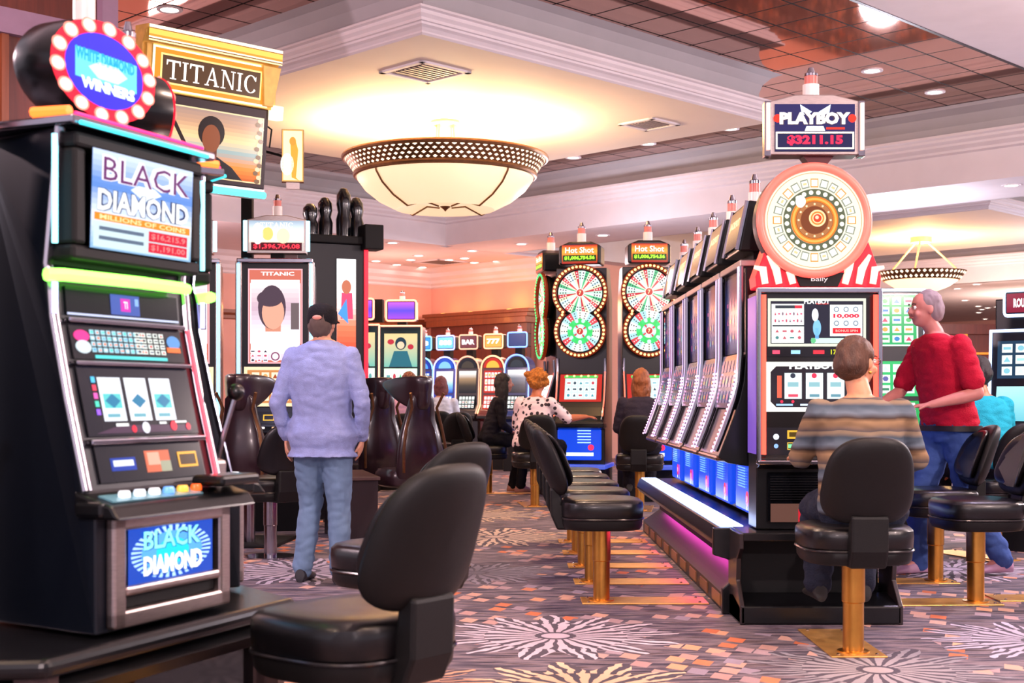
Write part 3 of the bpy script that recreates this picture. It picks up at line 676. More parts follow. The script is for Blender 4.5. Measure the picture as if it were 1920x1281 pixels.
# local x runs along the wall, front is +x rotated by 135: local -y faces the hall
cgb('cornice', [(-1.55, 1.5, -.32, .22, 2.86, 2.93), (-1.5, 1.45, -.26, .2, 2.78, 2.86), (-1.46, 1.4, -.2, .2, 2.66, 2.78)], WOOD, bevel=.008)
cgb('back_panel', [(-1.4, 1.36, -.02, .1, 1.0, 2.66)], WOODD)
for x in (-1.4, -.5, .42, 1.26): cgb('pilaster', [(x, x + .12, -.12, 0, 0, 2.66), (x + .03, x + .09, -.135, -.12, .2, 2.55)], WOOD, bevel=.004)
cgb('counter_front', [(-1.4, 1.38, -.35, 0, 0, 1.05)], WOOD); cgb('counter_top', [(-1.45, 1.42, -.42, .02, 1.05, 1.1)], WOODD, bevel=.01)
mb = MB(); mb.box(-.12, .16, -.05, -.03, 2.28, 2.56); mb.build('lit_window', mat('lamp glow', '#ffd890', .5, emit='#ffc766', es=2.2), cg)
# far bar seen at the right
bar = thing('back_bar', 'far lit bar back of amber wood shelving behind the man in red', 'bar', (12.2, 33, 0), 0)
cgb('shelf_frame', [(-3, 3, 0, .3, 0, .2), (-3, 3, .2, .3, 0, 2.9), (-3.1, 3.1, -.1, .3, 2.8, 3.05)], WOODD, bar)
for k in range(7):
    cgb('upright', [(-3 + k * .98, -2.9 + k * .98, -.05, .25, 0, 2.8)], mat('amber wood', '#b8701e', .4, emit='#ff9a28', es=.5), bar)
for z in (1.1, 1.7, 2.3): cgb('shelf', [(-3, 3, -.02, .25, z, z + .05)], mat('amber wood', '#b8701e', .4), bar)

# ------------------------------------------------------------------ vents, downlights
def vent(px, py, a, lab, z=ZP):
    Y = (z - EYE) * FPX / (HY - py); X = (px - CX) / FPX * Y
    t = thing('ceiling_vent', lab, 'vent', (X, Y, z), 45, 'square air vents in the ceiling')
    mb = MB(); h = a / 2
    for q in ((-h, h, -h, -h + .05), (-h, h, h - .05, h), (-h, -h + .05, -h, h), (h - .05, h, -h, h)): mb.box(q[0], q[1], q[2], q[3], -.02, .0)
    mb.build('frame', PLAST, t)
    mb = MB()
    for k in range(7): mb.box(-h + .09, h - .09, -h + .09 + k * (a - .2) / 7, -h + .12 + k * (a - .2) / 7, -.018, -.004)
    mb.box(-h + .08, h - .08, -h + .08, h - .08, -.004, -.001)
    mb.build('louvre', VENTM, t)
vent(797, 134, .62, 'square grey ceiling vent above and in front of the big chandelier')
vent(1217, 232, .5, 'small square ceiling vent on the cream panel right of the big chandelier')
vent(826, 491, .8, 'long flat vent on the low ceiling below the big chandelier', ZS)
dl0 = None
DL = [(736, 455, ZS), (785, 479, ZS), (705, 489, ZS), (770, 487, ZS), (842, 487, ZS), (885, 470, ZS), (871, 484, ZS), (932, 490, ZS), (978, 457, ZS), (889, 492, ZS), (744, 496, ZS), (792, 501, ZS),
      (1130, 441, ZS), (1640, 379, ZS), (1896, 347, ZS), (1831, 533, ZS), (1795, 541, ZS), (1809, 563, ZS), (1834, 574, ZS), (1841, 580, ZS), (1852, 577, ZS), (1869, 575, ZS), (1835, 586, ZS), (1847, 598, ZS),
      (1635, 132, ZM), (1753, 172, ZM), (1370, 241, ZM), (1215, 269, ZM), (1075, 295, ZM), (318, 17, ZM)]
for i, (px, py, z) in enumerate(DL):
    Y = (z - EYE) * FPX / (HY - py); X = (px - CX) / FPX * Y
    lab, g = (('small round light on the low ceiling at the back', 'downlights over the back of the hall') if px < 1000 else
              ('small round ceiling light in the bronze mirror tiles', 'downlights in the mirror ceiling') if z == ZM else
              ('small round ceiling light under the soffit beam', 'downlights under the soffit beam') if py < 445 else
              ('small round ceiling light on the far right ceiling above the bar', 'downlights over the far bar'))
    if dl0 is None:
        dl0 = thing('downlight', lab, 'ceiling light', (X, Y, z), 0, g)
        mb = MB(); mb.lathe([(.12, 0), (.12, -.012), (.085, -.012), (.08, 0)], (0, 0, 0), 20); mb.build('trim_ring', PLAST, dl0)
        mb = MB(); mb.lathe([(.082, -.001), (.082, -.006)], (0, 0, 0), 20); mb.build('lens', mat('downlight lens', '#ffffff', .5, emit='#fff0dc', es=9), dl0)
    else: dup(dl0, (X, Y, z), 0, lab, g)

# ------------------------------------------------------------------ chandeliers
def glassbowl(es): return mat('alabaster bowl %g' % es, '#f6dfc0', .4, 0, .05, 2, emit='#ffdcae', es=es)
def lattice_band(parent, r0, z0, r1, z1, n, rows, holes):
    mb = MB(); mb.lathe([(r0, z0), (r1, z1)], (0, 0, 0), 72, 0, cap=False); mb.build('band', holes[0], parent, True)
    mb = MB()
    for j in range(rows):
        f = (j + .5) / rows; r = r0 + (r1 - r0) * f + .004; z = z0 + (z1 - z0) * f
        for i in range(n):
            a = 2 * math.pi * (i + (j % 2) * .5) / n; h = 2 * math.pi * r / n * .33; dz = abs(z1 - z0) / rows * .42
            c = Vector((r * math.cos(a), r * math.sin(a), z)); tx = Vector((-math.sin(a), math.cos(a), 0)); sl = Vector(((r1 - r0) * math.cos(a), (r1 - r0) * math.sin(a), z1 - z0)).normalized()
            mb.add([c - tx * h, c - sl * dz, c + tx * h, c + sl * dz], [(0, 1, 2, 3)])
    mb.build('lattice_hole', holes[1], parent)['kind'] = 'stuff'
ch = thing('chandelier', 'large round bowl chandelier with pierced brass band under the cream ceiling panel', 'chandelier', (at(835, 230, 14.9).x, 14.9, ZP), 12)
mb = MB(); mb.lathe([(.16, 0), (.17, -.03), (.13, -.05), (.12, -.02)], (0, 0, 0), 28); mb.build('canopy', PALEG, ch, True)
mb = MB()
for k in range(4):
    a = R(45 + 90 * k); mb.tube([(.11 * math.cos(a), .11 * math.sin(a), -.02), (.13 * math.cos(a), .13 * math.sin(a), -.3)], .013)
mb.build('rod', PALEG, ch, True)
def cz(py): return -(ZP - at(835, py, 14.9).z)
mb = MB(); zt = cz(295); zb = cz(330); zl = cz(388)
prof = [(1.0, zb + .02), (.98, zb - .05), (.9, zb - .16), (.75, zb - .28), (.55, zb - .38), (.3, zl + .04), (.1, zl + .005), (.01, zl)]
mb.lathe(prof, (0, 0, 0), 72, cap=False); mb.build('bowl', glassbowl(.62), ch, True)
for (r, z, w, nm) in ((1.13, zt - .02, .028, 'top_rim'), (1.0, zb - .0, .03, 'lower_rim')):
    mb = MB(); mb.tube([(r * math.cos(2 * math.pi * i / 72), r * math.sin(2 * math.pi * i / 72), z) for i in range(72)], w, 8, closed=True); mb.build(nm, BRONZE, ch, True)
lattice_band(ch, 1.12, zt - .03, 1.01, zb + .02, 84, 4, (BRONZE, mat('lattice light', '#fff2d8', .5, emit='#ffe9c4', es=1.5)))
for k in range(4):
    a = R(90 * k + 33); mb = MB(); mb.tube([(r * 1.01 * math.cos(a), r * 1.01 * math.sin(a), z - .006) for r, z in prof[:-1]], .011, 6); mb.build('rib', BRONZE, ch, True)
mb = MB(); mb.lathe([(.05, zl + .03), (.06, zl), (.02, zl - .03), (.005, zl - .05)], (0, 0, 0), 16); mb.build('finial', BRONZE, ch, True)
lamp('POINT', 'chandelier_lamp', (ch.location.x, 14.9, 3.75), 190, '#ffd9a6', size=.25)
lamp('POINT', 'chandelier_lamp', (ch.location.x - .8, 14.9, 3.8), 70, '#ffd9a6', size=.2)
lamp('POINT', 'chandelier_lamp', (ch.location.x + .8, 14.9, 3.8), 70, '#ffd9a6', size=.2)
c2p = (at(1727, 445, 25.6).x, 25.6, ZP)
c2 = thing('chandelier', 'smaller hanging bowl chandelier with three rods at the far right behind the wheel machine', 'chandelier', c2p, 10)
mb = MB(); mb.lathe([(.2, 0), (.2, -.1), (.1, -.12)], (0, 0, 0), 24); mb.build('canopy', PALEG, c2, True)
z1 = at(0, 510, 25.6).z - ZP; z2 = at(0, 527, 25.6).z - ZP; z3 = at(0, 552, 25.6).z - ZP
for k in range(3):
    a = R(-5 + 120 * k + 0); mb = MB(); mb.tube([(.14 * math.cos(a), .14 * math.sin(a), -.1), (.78 * math.cos(a), .78 * math.sin(a), z1)], .018, 6); mb.build('rod', PALEG, c2, True)
mb = MB(); mb.lathe([(.68, z2), (.5, z2 - .12), (.3, z3 + .06), (.02, z3)], (0, 0, 0), 48, cap=False); mb.build('bowl', glassbowl(1.1), c2, True)
lattice_band(c2, .84, z1, .7, z2, 48, 2, (BRONZE, MT['lattice light']))
lamp('POINT', 'chandelier_lamp', (c2p[0], c2p[1], 3.9), 220, '#ffcf90', size=.25)
for (x, y, z, e, c) in [(ST(18.2, 18.3).x, ST(18.2, 18.3).y, 3.02, 9, '#ffa040'), (ST(18.2, 19.4).x, ST(18.2, 19.4).y, 3.0, 5, '#ffa040'), (ST(18.2, 20.2).x, ST(18.2, 20.2).y, 3.0, 4, '#ffa040'), (ST(15.6, 20.75).x, ST(15.6, 20.75).y, 2.95, 8, '#ffa040')]:
    lamp('POINT', 'cornice_uplight', (x, y, z), e, c, size=.05)
# ------------------------------------------------------------------ upholstered stools (sitter faces local -Y, origin on the floor under the pole)
def pad(mb, w, d, zs, cy=0, e=3.4, n=40, mi=0):
    rings = []
    for z, k in zs: rings.append([(x * k, y * k + cy, z) for x, y in sup(w, d, n, e)])
    return mb.loft(rings, mi)
def back_pad(w0, w1, z0, z1, T, ybase, lean, curve, nr=9, n=44, edge=.35):
    """pillow with a shield outline: narrower and rounded at the bottom"""
    mb = MB(); H = (z1 - z0) / 2; zc = (z0 + z1) / 2
    def outl(a):
        c, s_ = math.cos(a), math.sin(a); e = 3.0
        u = math.copysign(abs(c) ** (2 / e), c); v = math.copysign(abs(s_) ** (2 / e), s_)
        w = w0 + (w1 - w0) * (v + 1) / 2
        return u * w / 2, v * H
    for side in (-1, 1):
        rings = []
        for k in range(nr + 1):
            r = math.sin(math.pi / 2 * k / nr) if k else 0.002
            t = (1 - r ** 5) ** .5 if r < 1 else 0
            ring = []
            for i in range(n):
                u, v = outl(2 * math.pi * i / n); x = u * r; z = zc + v * r
                y = ybase + lean * (z - z0) - curve * (abs(x) / (w0 / 2)) ** 2 + side * T / 2 * t
                ring.append((x, y, z))
            rings.append(ring)
        mb.loft(rings if side > 0 else rings[::-1], 0, True)
    return mb
def make_stool(label, pole=GOLD, h=.6, plate=True, leather=LEATHER, group=None, backh=1.03):
    t = thing('casino_stool', label, 'stool', (0, 0, 0), 0, group)
    if plate:
        mb = MB(); mb.box(-.13, .13, -.62, .12, 0, .008); mb.build('floor_plate', GOLDP, t, bevel=.003)
        for x in (-.09, .09):
            for y in (-.57, .08): mb = MB(); mb.lathe([(.009, .008), (.009, .013), (.004, .015)], (x, y, 0), 8); mb.build('bolt', CHROME, t)
    mb = MB(); mb.lathe([(.075, .008), (.075, .014), (.06, .018)], (0, 0, 0), 28); mb.build('foot_flange', pole, t, True)
    mb = MB(); mb.lathe([(.049, .01), (.049, .24), (.054, .245), (.054, h - .1)], (0, 0, 0), 28); mb.build('pole', pole, t, True)
    mb = MB(); pad(mb, .51, .48, [(h - .165, .84), (h - .16, .93), (h - .14, .98), (h - .105, .99), (h - .098, .97)])
    mb.build('seat_shell', LEATHM, t, True)
    mb = MB(); pad(mb, .51, .48, [(h - .098, .96), (h - .085, 1.0), (h - .035, 1.01), (h - .008, 1.0), (h + .008, .94), (h + .016, .8), (h + .018, .5), (h + .014, .1)])
    mb.build('seat_cushion', leather, t, True)
    mb = MB(); s_ = [(x * 1.003, y * 1.003, h - .097) for x, y in sup(.51, .48, 48, 3.4)]; mb.tube(s_, .006, 6, closed=True); mb.build('piping', PIPE, t, True)
    mb = MB(); mb.prism([(.12, h - .17), (.265, h - .17), (.30, h - .09), (.305, h + .07), (.25, h + .09), (.235, h - .02), (.12, h - .05)], -.085, .085); mb.build('back_bracket', LEATHM, t, bevel=.012)
    back_pad(.46, .37, h + .03, backh, .09, .25, .34, .07).build('backrest', LEATHM if plate else LEATHER, t, True)
    b2 = back_pad(.39, .31, h + .08, backh - .035, .05, .215, .34, .07); b2.build('back_cushion', leather, t, True)
    return t
stool0 = make_stool('nearest black leather stool with a tall back in the left foreground, no player on it')
STN = [0]
def stool(x, y, yaw, label, group=None, **k):
    STN[0] += 1
    if STN[0] == 1: stool0.location = (x, y, 0); stool0.rotation_euler = (0, 0, R(yaw)); stool0['label'] = label; return stool0
    return dup(stool0, (x, y, 0), yaw, label, group)
# yaw: 0 faces the camera, 90 faces +x (right), -90 faces -x (left), 180 faces away
stool(-.445, 3.76, -128, 'nearest empty black stool, its tall dark back towards the viewer')
stool(-.458, 5.5, -128, 'empty black stool mostly hidden directly behind the nearest one')
def rowlab(i): return ['first empty black stool of the middle row on a brass pole, nearest the viewer', 'second empty black stool of the middle row, behind the nearest one of the row', 'third empty black stool of the middle row facing the curved machines',
                       'fourth empty black stool of the middle row facing the curved machines', 'farthest empty black stool of the middle row facing the curved machines'][i]
for i in range(5): stool(.53 - .005 * i, 7.9 + .83 * i, 90, rowlab(i))
stool(1.61, 6.29, 180, 'black stool with broad back on a brass pole under the woman in the striped sweater')
stool(2.73, 7.85, -88, 'empty black stool at the right edge with blue light on its seat front')
stool(3.62, 8.1, -80, 'black stool cut by the right frame edge, only its blue-lit back showing') if False else None
stool(2.78, 8.75, -90, 'empty black stool behind the right-edge one, between it and the man in red')
stool(2.78, 9.75, -90, 'black stool hidden mostly behind the man in red, blue-lit back by his hip')
stool(.255, 14.85, 186, 'black stool with brass pole under the curly haired woman in the spotted top')
stool(1.37, 14.3, 172, 'black stool with brass pole under the auburn haired woman at the right wheel machine')
stool(-.30, 16.9, 95, 'black stool under the dark haired woman in black')
stool(-.80, 17.6, -160, 'rounded black stool back between the dark chair and the small blue machines')
sv = make_stool('wide shiny black stool with silver pole left of the standing man', CHROME, plate=False)
sv.location = (-1.83, 10.1, 0); sv.rotation_euler = (0, 0, R(-140))
for ch_ in sv.children:
    if ch_.name.startswith(('backrest', 'back_cushion', 'back_bracket', 'seat')): ch_.scale = (1.15, 1, 1)
mb = MB(); mb.lathe([(.2, 0), (.2, .012), (.08, .02)], (0, 0, 0), 32); mb.build('base_disc', CHROME, sv, True)

# tall winged game chairs
def make_chair():
    t = thing('game_chair', '', 'chair')
    mb = MB(); mb.lathe([(.05, 0.02), (.05, .42)], (0, 0, 0), 20); mb.build('pedestal', CHROME, t, True)
    mb = MB(); mb.box(-.28, .28, -.5, .25, 0, .03); mb.build('floor_plate', BLACKM, t, bevel=.006)
    mb = MB(); pad(mb, .54, .5, [(.42, .8), (.44, .96), (.5, 1), (.55, .98), (.58, .9), (.585, .5), (.57, .1)]); mb.build('seat', LEATHB, t, True)
    # S-curved back with a waist
    rings = []
    for z, w, y, th in [(.5, .40, .22, .10), (.6, .44, .25, .13), (.75, .44, .27, .14), (.9, .38, .26, .12), (1.02, .30, .25, .10), (1.12, .26, .27, .09), (1.2, .24, .29, .07), (1.24, .16, .3, .04)]:
        rings.append([(x, y + yy + .25 * abs(x) ** 1.5 * -1, z) for x, yy in sup(w, th, 28, 2.6)])
    mb = MB(); mb.loft(rings); mb.build('backrest', LEATHB, t, True)
    back_pad(.24, .52, 1.1, 1.40, .085, .30, .2, .13).build('headrest_wing', LEATHB, t, True)
    for s in (-1, 1):
        mb = MB(); mb.tube([(s * .19, .32, .56), (s * .205, .35, .75), (s * .17, .33, .95), (s * .12, .335, 1.12), (s * .16, .39, 1.25)], .014, 6); mb.build('side_trim', BRONZE, t, True)
    return t
gc = make_chair(); gc.location = (-.93, 11.9, 0); gc.rotation_euler = (0, 0, R(-150)); gc['label'] = 'tall burgundy-black winged game chair in the middle, right of its twin'
dup(gc, (-1.35, 12.7, 0), -150, 'tall burgundy-black winged game chair right beside the standing man')
dup(gc, (-2.16, 10.95, 0), 176, 'dark winged game chair before the large portrait machine, left of the standing man')
dup(gc, (-2.78, 11.0, 0), 170, 'blue-lit winged game chair before the leftmost portrait machine, by the near machine edge')

# ------------------------------------------------------------------ machine helpers (front is local -Y)
def body(parent, front, back, hw, m_, name='cabinet', bevel=.006):
    # front: list of (z, y) bottom to top; back: list of (z, y) bottom to top
    poly = [(y, z) for z, y in front] + [(y, z) for z, y in reversed(back)]
    mb = MB(); mb.prism(poly[::-1], -hw, hw); return mb.build(name, m_, parent, bevel=bevel)
def rail(parent, front, x, r, m_, name='edge_trim', off=-.004, flat=1.0):
    mb = MB(); mb.tube([(x, y + off, z) for z, y in front], r, 8, flat=flat); return mb.build(name, m_, parent, True)
def face(front, z0, z1, off=.006):
    y0, y1 = interp(front, z0), interp(front, z1); zc = (z0 + z1) / 2; h = math.hypot(z1 - z0, y1 - y0)
    uy = Vector((0, y1 - y0, z1 - z0)).normalized(); nn = Vector((1, 0, 0)).cross(uy)
    return Vector((0, (y0 + y1) / 2, zc)) + nn * off, uy, h
def put(sc, name, parent, front, z0, z1, x=0, off=.006, mt='lit screen'):
    o, uy, h = face(front, z0, z1, off); o.x = x
    return sc.build(name, parent, o, (1, 0, 0), uy, mt)
def neon(parent, pts, r, colr, name='neon_tube', es=4.0, flat=1.0, n=8):
    mb = MB(); mb.tube(pts, r, n, flat=flat); return mb.build(name, mat('neon %s %g' % (colr, es), colr, .4, emit=colr, es=es), parent, True)
def neonr(parent, rad, pts_c, r, colr, es, name='neon_ring', ky=1.0, n=48):
    mb = MB(); cx, cy, cz_ = pts_c; mb.tube([(cx + rad * math.cos(2 * math.pi * i / n), cy, cz_ + rad * ky * math.sin(2 * math.pi * i / n)) for i in range(n)], r, 8, closed=True)
    return mb.build(name, mat('neon %s %g' % (colr, es), colr, .4, emit=colr, es=es), parent, True)
def buttons(parent, z, y, xs, cols, w=.035, slope=0):
    for x, c in zip(xs, cols):
        mb = MB(); mb.lathe([(w * .55, 0), (w * .55, .012), (w * .45, .018)], (x, y, z), 14, sy=.7); mb.build('button', mat('button ' + c, c, .3, emit=c, es=.5), parent, True)

# ---- slanted diamond slot machine
def diamond_machine(label):
    t = thing('slot_machine', label, 'slot machine')
    F = [(.6, 0), (.9, 0), (.965, .04), (1.2, .1), (1.41, .147), (1.5, .155), (1.55, .168), (1.9, .13)]
    mb = MB()
    # tapered plan: narrower at the back
    fr = [(y, z) for z, y in F]; hw = .285; bw = .21
    n = len(fr); v = []
    for s in (-1, 1):
        v += [(s * hw, y, z) for y, z in fr] + [(s * bw, .46, .6), (s * bw, .46, 1.9)]
    k = n + 2; f = []
    order = list(range(n)) + [n + 1, n]
    for i in range(k): a, b_ = order[i], order[(i + 1) % k]; f.append((a, b_, k + b_, k + a))
    f += [order[::-1], [k + i for i in order]]
    mb.add(v, f, 0); mb.build('cabinet', NAVY, t, bevel=.006)
    # belly door with steel frame and lit belly glass
    dr = MB()
    for q in ((-.25, .25, -.03, 0, .61, .655), (-.25, .25, -.03, 0, .86, .9), (-.25, -.2, -.03, 0, .61, .9), (.2, .25, -.03, 0, .61, .9), (-.2, .2, -.03, 0, .69, .715)): dr.box(*q)
    dro = dr.build('belly_door', STEEL, t, bevel=.008)
    mb = MB(); mb.box(-.19, .19, -.012, -.002, .66, .69); mb.build('coin_tray_panel', BLACKM, dro)
    s = SC(.36, .15, '#0a3a9a'); 
    for i in range(36):
        a = 2 * math.pi * i / 36; b2 = a + .09; s.poly([(.08 * math.cos(a), .035 * math.sin(a)), (.17 * math.cos(a), .07 * math.sin(a)), (.17 * math.cos(b2), .07 * math.sin(b2))], '#9fc8ff', 1)
    s.disc(0, 0, .13, '#4a90f0', 2, .055); s.disc(0, 0, .07, '#10b4d8', 3, .035)
    s.text('BLACK', 0, .035, .24, .05, '#0a2a50', 4, .05); s.text('BLACK', -.003, .037, .24, .05, '#7fe0f0', 5, .02); s.text('DIAMOND', 0, -.032, .25, .055, '#104080', 5, .09); s.text('DIAMOND', 0, -.03, .25, .052, '#f4f6ff', 6, .05)
    s.build('belly_glass', dro, (0, -.016, .788), mt='lit sign')
    # deck
    mb = MB(); mb.prism([(-.085, .895), (.05, .895), (.06, .965), (-.06, .93)][::1], -.3, .3); mb.build('button_deck', BLACK, t, bevel=.008)
    dk = MB(); dk.box(-.27, .1, -.05, .0, 0, .004)
    dko = dk.build('deck_plate', mat('deck plate', '#6aa0b0', .25, .3), t); dko.location = (0, .005, .95); dko.rotation_euler = (R(16), 0, 0)
    buttons(t, .945, -.02, [-.2, -.14, -.08, -.02, .04, .1], ['#e8f0ff', '#d8e8ff', '#e0e8f0', '#60a0ff', '#ffb040', '#ff6020'])
    mb = MB(); mb.box(.13, .31, -.09, .02, .955, .985); mb.build('armrest', BLACK, t, bevel=.01)
    mb = MB(); mb.box(-.31, -.26, -.04, .05, .9, .94); mb.build('deck_corner', BLACK, t, bevel=.01)
    for x in (-.275, .275):
        rail(t, [(z, y) for z, y in F if z >= .96], x, .016, CHROME, flat=.6)
    neon(t, [(.262, interp(F, z) - .012, z) for z in (.98, 1.1, 1.25, 1.4)], .006, '#ff3848', es=2.0)
    # bill panel
    s = SC(.44, .1, '#14151d'); s.rect(-.17, -.02, -.07, .015, '#0838a0'); s.rect(-.16, -.008, -.08, .008, '#f0f8ff', 2); s.rect(-.03, -.03, .075, .03, '#d86848'); s.rect(-.02, -.01, .03, .025, '#ffa890', 2); s.rect(.03, -.03, .075, .0, '#a0a088', 2)
    s.frame(.11, -.022, .195, .022, .007, '#ffb030', 2); s.rect(.118, -.014, .187, .014, '#402800', 1)
    put(s, 'bill_panel', t, F, .98, 1.075)
    # reel glass
    s = SC(.46, .19, '#0c0f1c')
    for i, c in enumerate(('#f0f4ff', '#f4f6ff', '#f0f4ff')):
        x = -.115 + i * .105; s.rect(x - .045, -.055, x + .045, .065, c); s.rect(x - .035, -.02, x + .035, .02, '#58c8c8' if i != 1 else '#eef0f8', 2); s.poly([(x - .03, .0), (x, -.02), (x + .03, .0), (x, .02)], '#1878a0', 3)
        s.rect(x - .03, -.045, x + .02, -.035, '#68a8b8', 2)
    for k, c in enumerate(('#50c8ff', '#ff4060', '#ff60c0', '#50e0c0', '#a060ff')): s.rect(-.185, .05 - k * .022, -.17, .066 - k * .022, c, 2)
    s.poly([(-.2, -.088), (.2, -.088), (.2, -.07), (-.1, -.066)], '#4a3048'); s.disc(.0, -.075, .016, '#f0f0ff', 3); s.disc(-.05, -.078, .01, '#ff2840', 3); s.disc(.12, -.072, .014, '#ff2840', 3); s.disc(.185, -.075, .01, '#ff2840', 3)
    s.rect(-.12, -.07, -.07, -.062, '#ffffff', 3); s.rect(.06, -.066, .09, -.06, '#ffffff', 3); s.rect(.13, -.064, .18, -.058, '#ffffff', 3)
    put(s, 'reel_glass', t, F, 1.1, 1.285)
    mb = MB(); y = interp(F, 1.09); mb.box(-.24, .24, y - .025, y, 1.08, 1.095); y = interp(F, 1.295); mb.box(-.24, .24, y - .025, y, 1.288, 1.3); y = interp(F, 1.405); mb.box(-.24, .24, y - .025, y, 1.4, 1.413); mb.build('cross_bar', CHROME, t, bevel=.004)
    s = SC(.46, .095, '#0a0c14'); s.symbols(-.16, -.03, .06, .035, 10, 4, ['#58a8ff', '#40d0c0', '#e8e8ff', '#ff8050'], '#a8d8e8'); s.symbols(.02, -.03, .15, .035, 5, 4, ['#202838', '#e04848', '#384868'], '#e8f0e8', 3)
    s.disc(-.19, .015, .03, '#ff3090', 2, .016); s.disc(-.19, -.015, .03, '#d0e0e8', 3, .018); s.disc(.19, .01, .03, '#5090d0', 2, .02); s.rect(.155, -.02, .215, -.005, '#ff7028', 3); s.rect(-.15, -.045, .15, -.036, '#50e0e0', 2)
    put(s, 'award_glass', t, F, 1.305, 1.395)
    s = SC(.46, .075, '#0a0b12'); s.rect(-.06, -.028, .06, .028, '#4058a8', 2); s.rect(-.02, -.018, .02, .018, '#d030b0', 3); s.text('TI', 0, 0, .016, .02, '#ffffff', 4); s.rect(.04, .0, .055, .02, '#88b0f0', 3)
    s.rect(-.23, -.0375, .23, -.032, '#d0d8ff', 2)
    put(s, 'player_display', t, F, 1.42, 1.495)
    neon(t, [(-.33, .12, 1.515), (-.28, .105, 1.518), (0, .095, 1.52), (.2, .105, 1.52), (.24, .12, 1.52)], .017, '#7dff50', 'green_light_bar', 3.2)
    # top box screen
    mb = MB()
    for q in ((-.265, .265, .09, .17, 1.56, 1.6), (-.265, .265, .08, .17, 1.85, 1.89), (-.265, -.22, .085, .17, 1.6, 1.85), (.22, .265, .085, .17, 1.6, 1.85)): mb.box(*q)
    mb.build('top_bezel', BLACKM, t, bevel=.01)
    s = SC(.42, .26, '#3f78c8'); s.grad(-.21, -.13, .21, .13, ['#8ab4d8', '#dfe8f8', '#4a80d0', '#c8d8f8'], 1); s.text('BLACK', .01, .085, .37, .07, '#f8f0ff', 3, .07); s.text('BLACK', .01, .083, .36, .062, '#6a2f68', 4, .0)
    s.poly([(-.06, .04), (-.03, .055), (.04, .055), (.07, .04), (.0, .015)], '#e8f4ff', 3)
    s.text('DIAMOND', 0, .0, .38, .062, '#183060', 4, .08); s.text('DIAMOND', 0, .0, .38, .058, '#ffffff', 5, .03); s.rect(-.2, -.055, .2, -.035, '#ff8820', 3); s.text('MILLIONS OF COINS', 0, -.045, .36, .013, '#ffe0a0', 4, .02)
    s.rect(-.2, -.125, .2, -.06, '#c8e0e8', 2); s.rect(-.18, -.08, .0, -.07, '#5a6a80', 3); s.rect(-.18, -.105, .0, -.095, '#5a6a80', 3)
    s.rect(.02, -.09, .19, -.062, '#d02038', 3); s.rect(.02, -.12, .19, -.093, '#d02038', 3); s.text('$16,215.9', .105, -.076, .15, .018, '#ff8080', 4, .02); s.text('$1,191.00', .105, -.107, .15, .018, '#ff8080', 4, .02)
    F2 = [(1.59, .09), (1.86, .08)]
    put(s, 'top_screen', t, F2, 1.595, 1.855)
    mb = MB(); mb.box(-.3, .3, .06, .45, 1.9, 1.925); mb.build('top_trim', CHROME, t, bevel=.006)
    neon(t, [(-.28, .052, 1.905), (.25, .052, 1.905)], .006, '#38d8e8', 'cyan_light_bar', 1.2)
    neon(t, [(-.28, .07, 1.93), (.25, .07, 1.93)], .005, '#ff2a70', 'pink_light_bar', 1.5)
    neon(t, [(-.29, .08, 1.935), (-.29, .2, 1.94)], .014, '#ff6a28', 'orange_corner_lamp', 2.2)
    for z0, z1, c in ((1.42, 1.5, '#b0b8ff'), (1.6, 1.88, '#8fe8ff')): neon(t, [(-.287, .13, z0), (-.287, .13, z1)], .008, c, 'side_light', 1.6)
    # oval topper
    mb = MB(); a, b_ = .215, .14; cy_, cz_ = .2, 2.105
    rings = []
    for k, y in ((.93, .335), (1, .31), (1, .235), (.97, .2)): rings.append([(a * k * math.cos(2 * math.pi * i / 48) - .02, y, cz_ + b_ * k * math.sin(2 * math.pi * i / 48)) for i in range(48)])
    mb.loft(rings[::-1]); to = mb.build('oval_topper', BLACK, t, True)
    mb = MB(); mb.box(-.08, .05, .22, .38, 1.925, 1.99); mb.build('topper_neck', BLACKM, t)
    s = SC(.001, .001, None); s.ring(-.02, 0, .158, .212, '#ff1830', 1, n=56, ky=.64); s.disc(-.02, 0, .16, '#3028c8', 1, .102, 40)
    for i in range(14):
        an = R(i * 360 / 14 + 8); s.disc(-.02 + .188 * math.cos(an), .121 * math.sin(an), .030, '#ff8a78', 2, .0205, 16); s.disc(-.02 + .188 * math.cos(an), .121 * math.sin(an), .023, '#ffe4cc', 3, .016, 16)
    s.rect(-.14, -.035, .11, .045, '#60c8f0', 2); s.text('WHITE DIAMOND', -.02, .03, .24, .035, '#1090b8', 3, .05); s.poly([(-.09, .0), (-.05, .02), (.03, .02), (.07, .0), (.03, -.025), (-.05, -.025)], '#c0f0ff', 3); s.text('WINNERS', -.01, -.045, .22, .032, '#e8ffff', 4, .06)
    s.build('topper_face', to, (0, .196, cz_), (1, 0, 0), (0, 0, 1), 'lit sign', 0)
    candle(t, -.02, .27, cz_ + b_ - .01, .18, .03)
    # lever on the player's right
    lv = MB(); lv.box(.29, .36, .06, .14, .93, 1.02); lvo = lv.build('lever_mount', STEEL, t, bevel=.012)
    lv = MB(); lv.tube([(.345, .1, .98), (.36, .08, 1.08), (.385, .055, 1.2)], .009, 8); lv.build('lever_rod', CHROME, lvo, True)
    lv = MB(); lv.ball((.388, .05, 1.22), .026, n=16); lv.build('lever_knob', BLACK, lvo, True)
    return t
O = Vector((-1.717, 3.97, 0))
def podpos(th): return O + .85 * Vector((math.sin(R(th)), -math.cos(R(th)), 0))
dm = diamond_machine('big slanted diamond-theme slot machine with red oval topper in the left foreground')
dm.location = podpos(66.4); dm.rotation_euler = (0, 0, R(66.4))
dup(dm, podpos(126.4), 126.4, 'second slanted slot machine seen edge-on right behind the big foreground one')
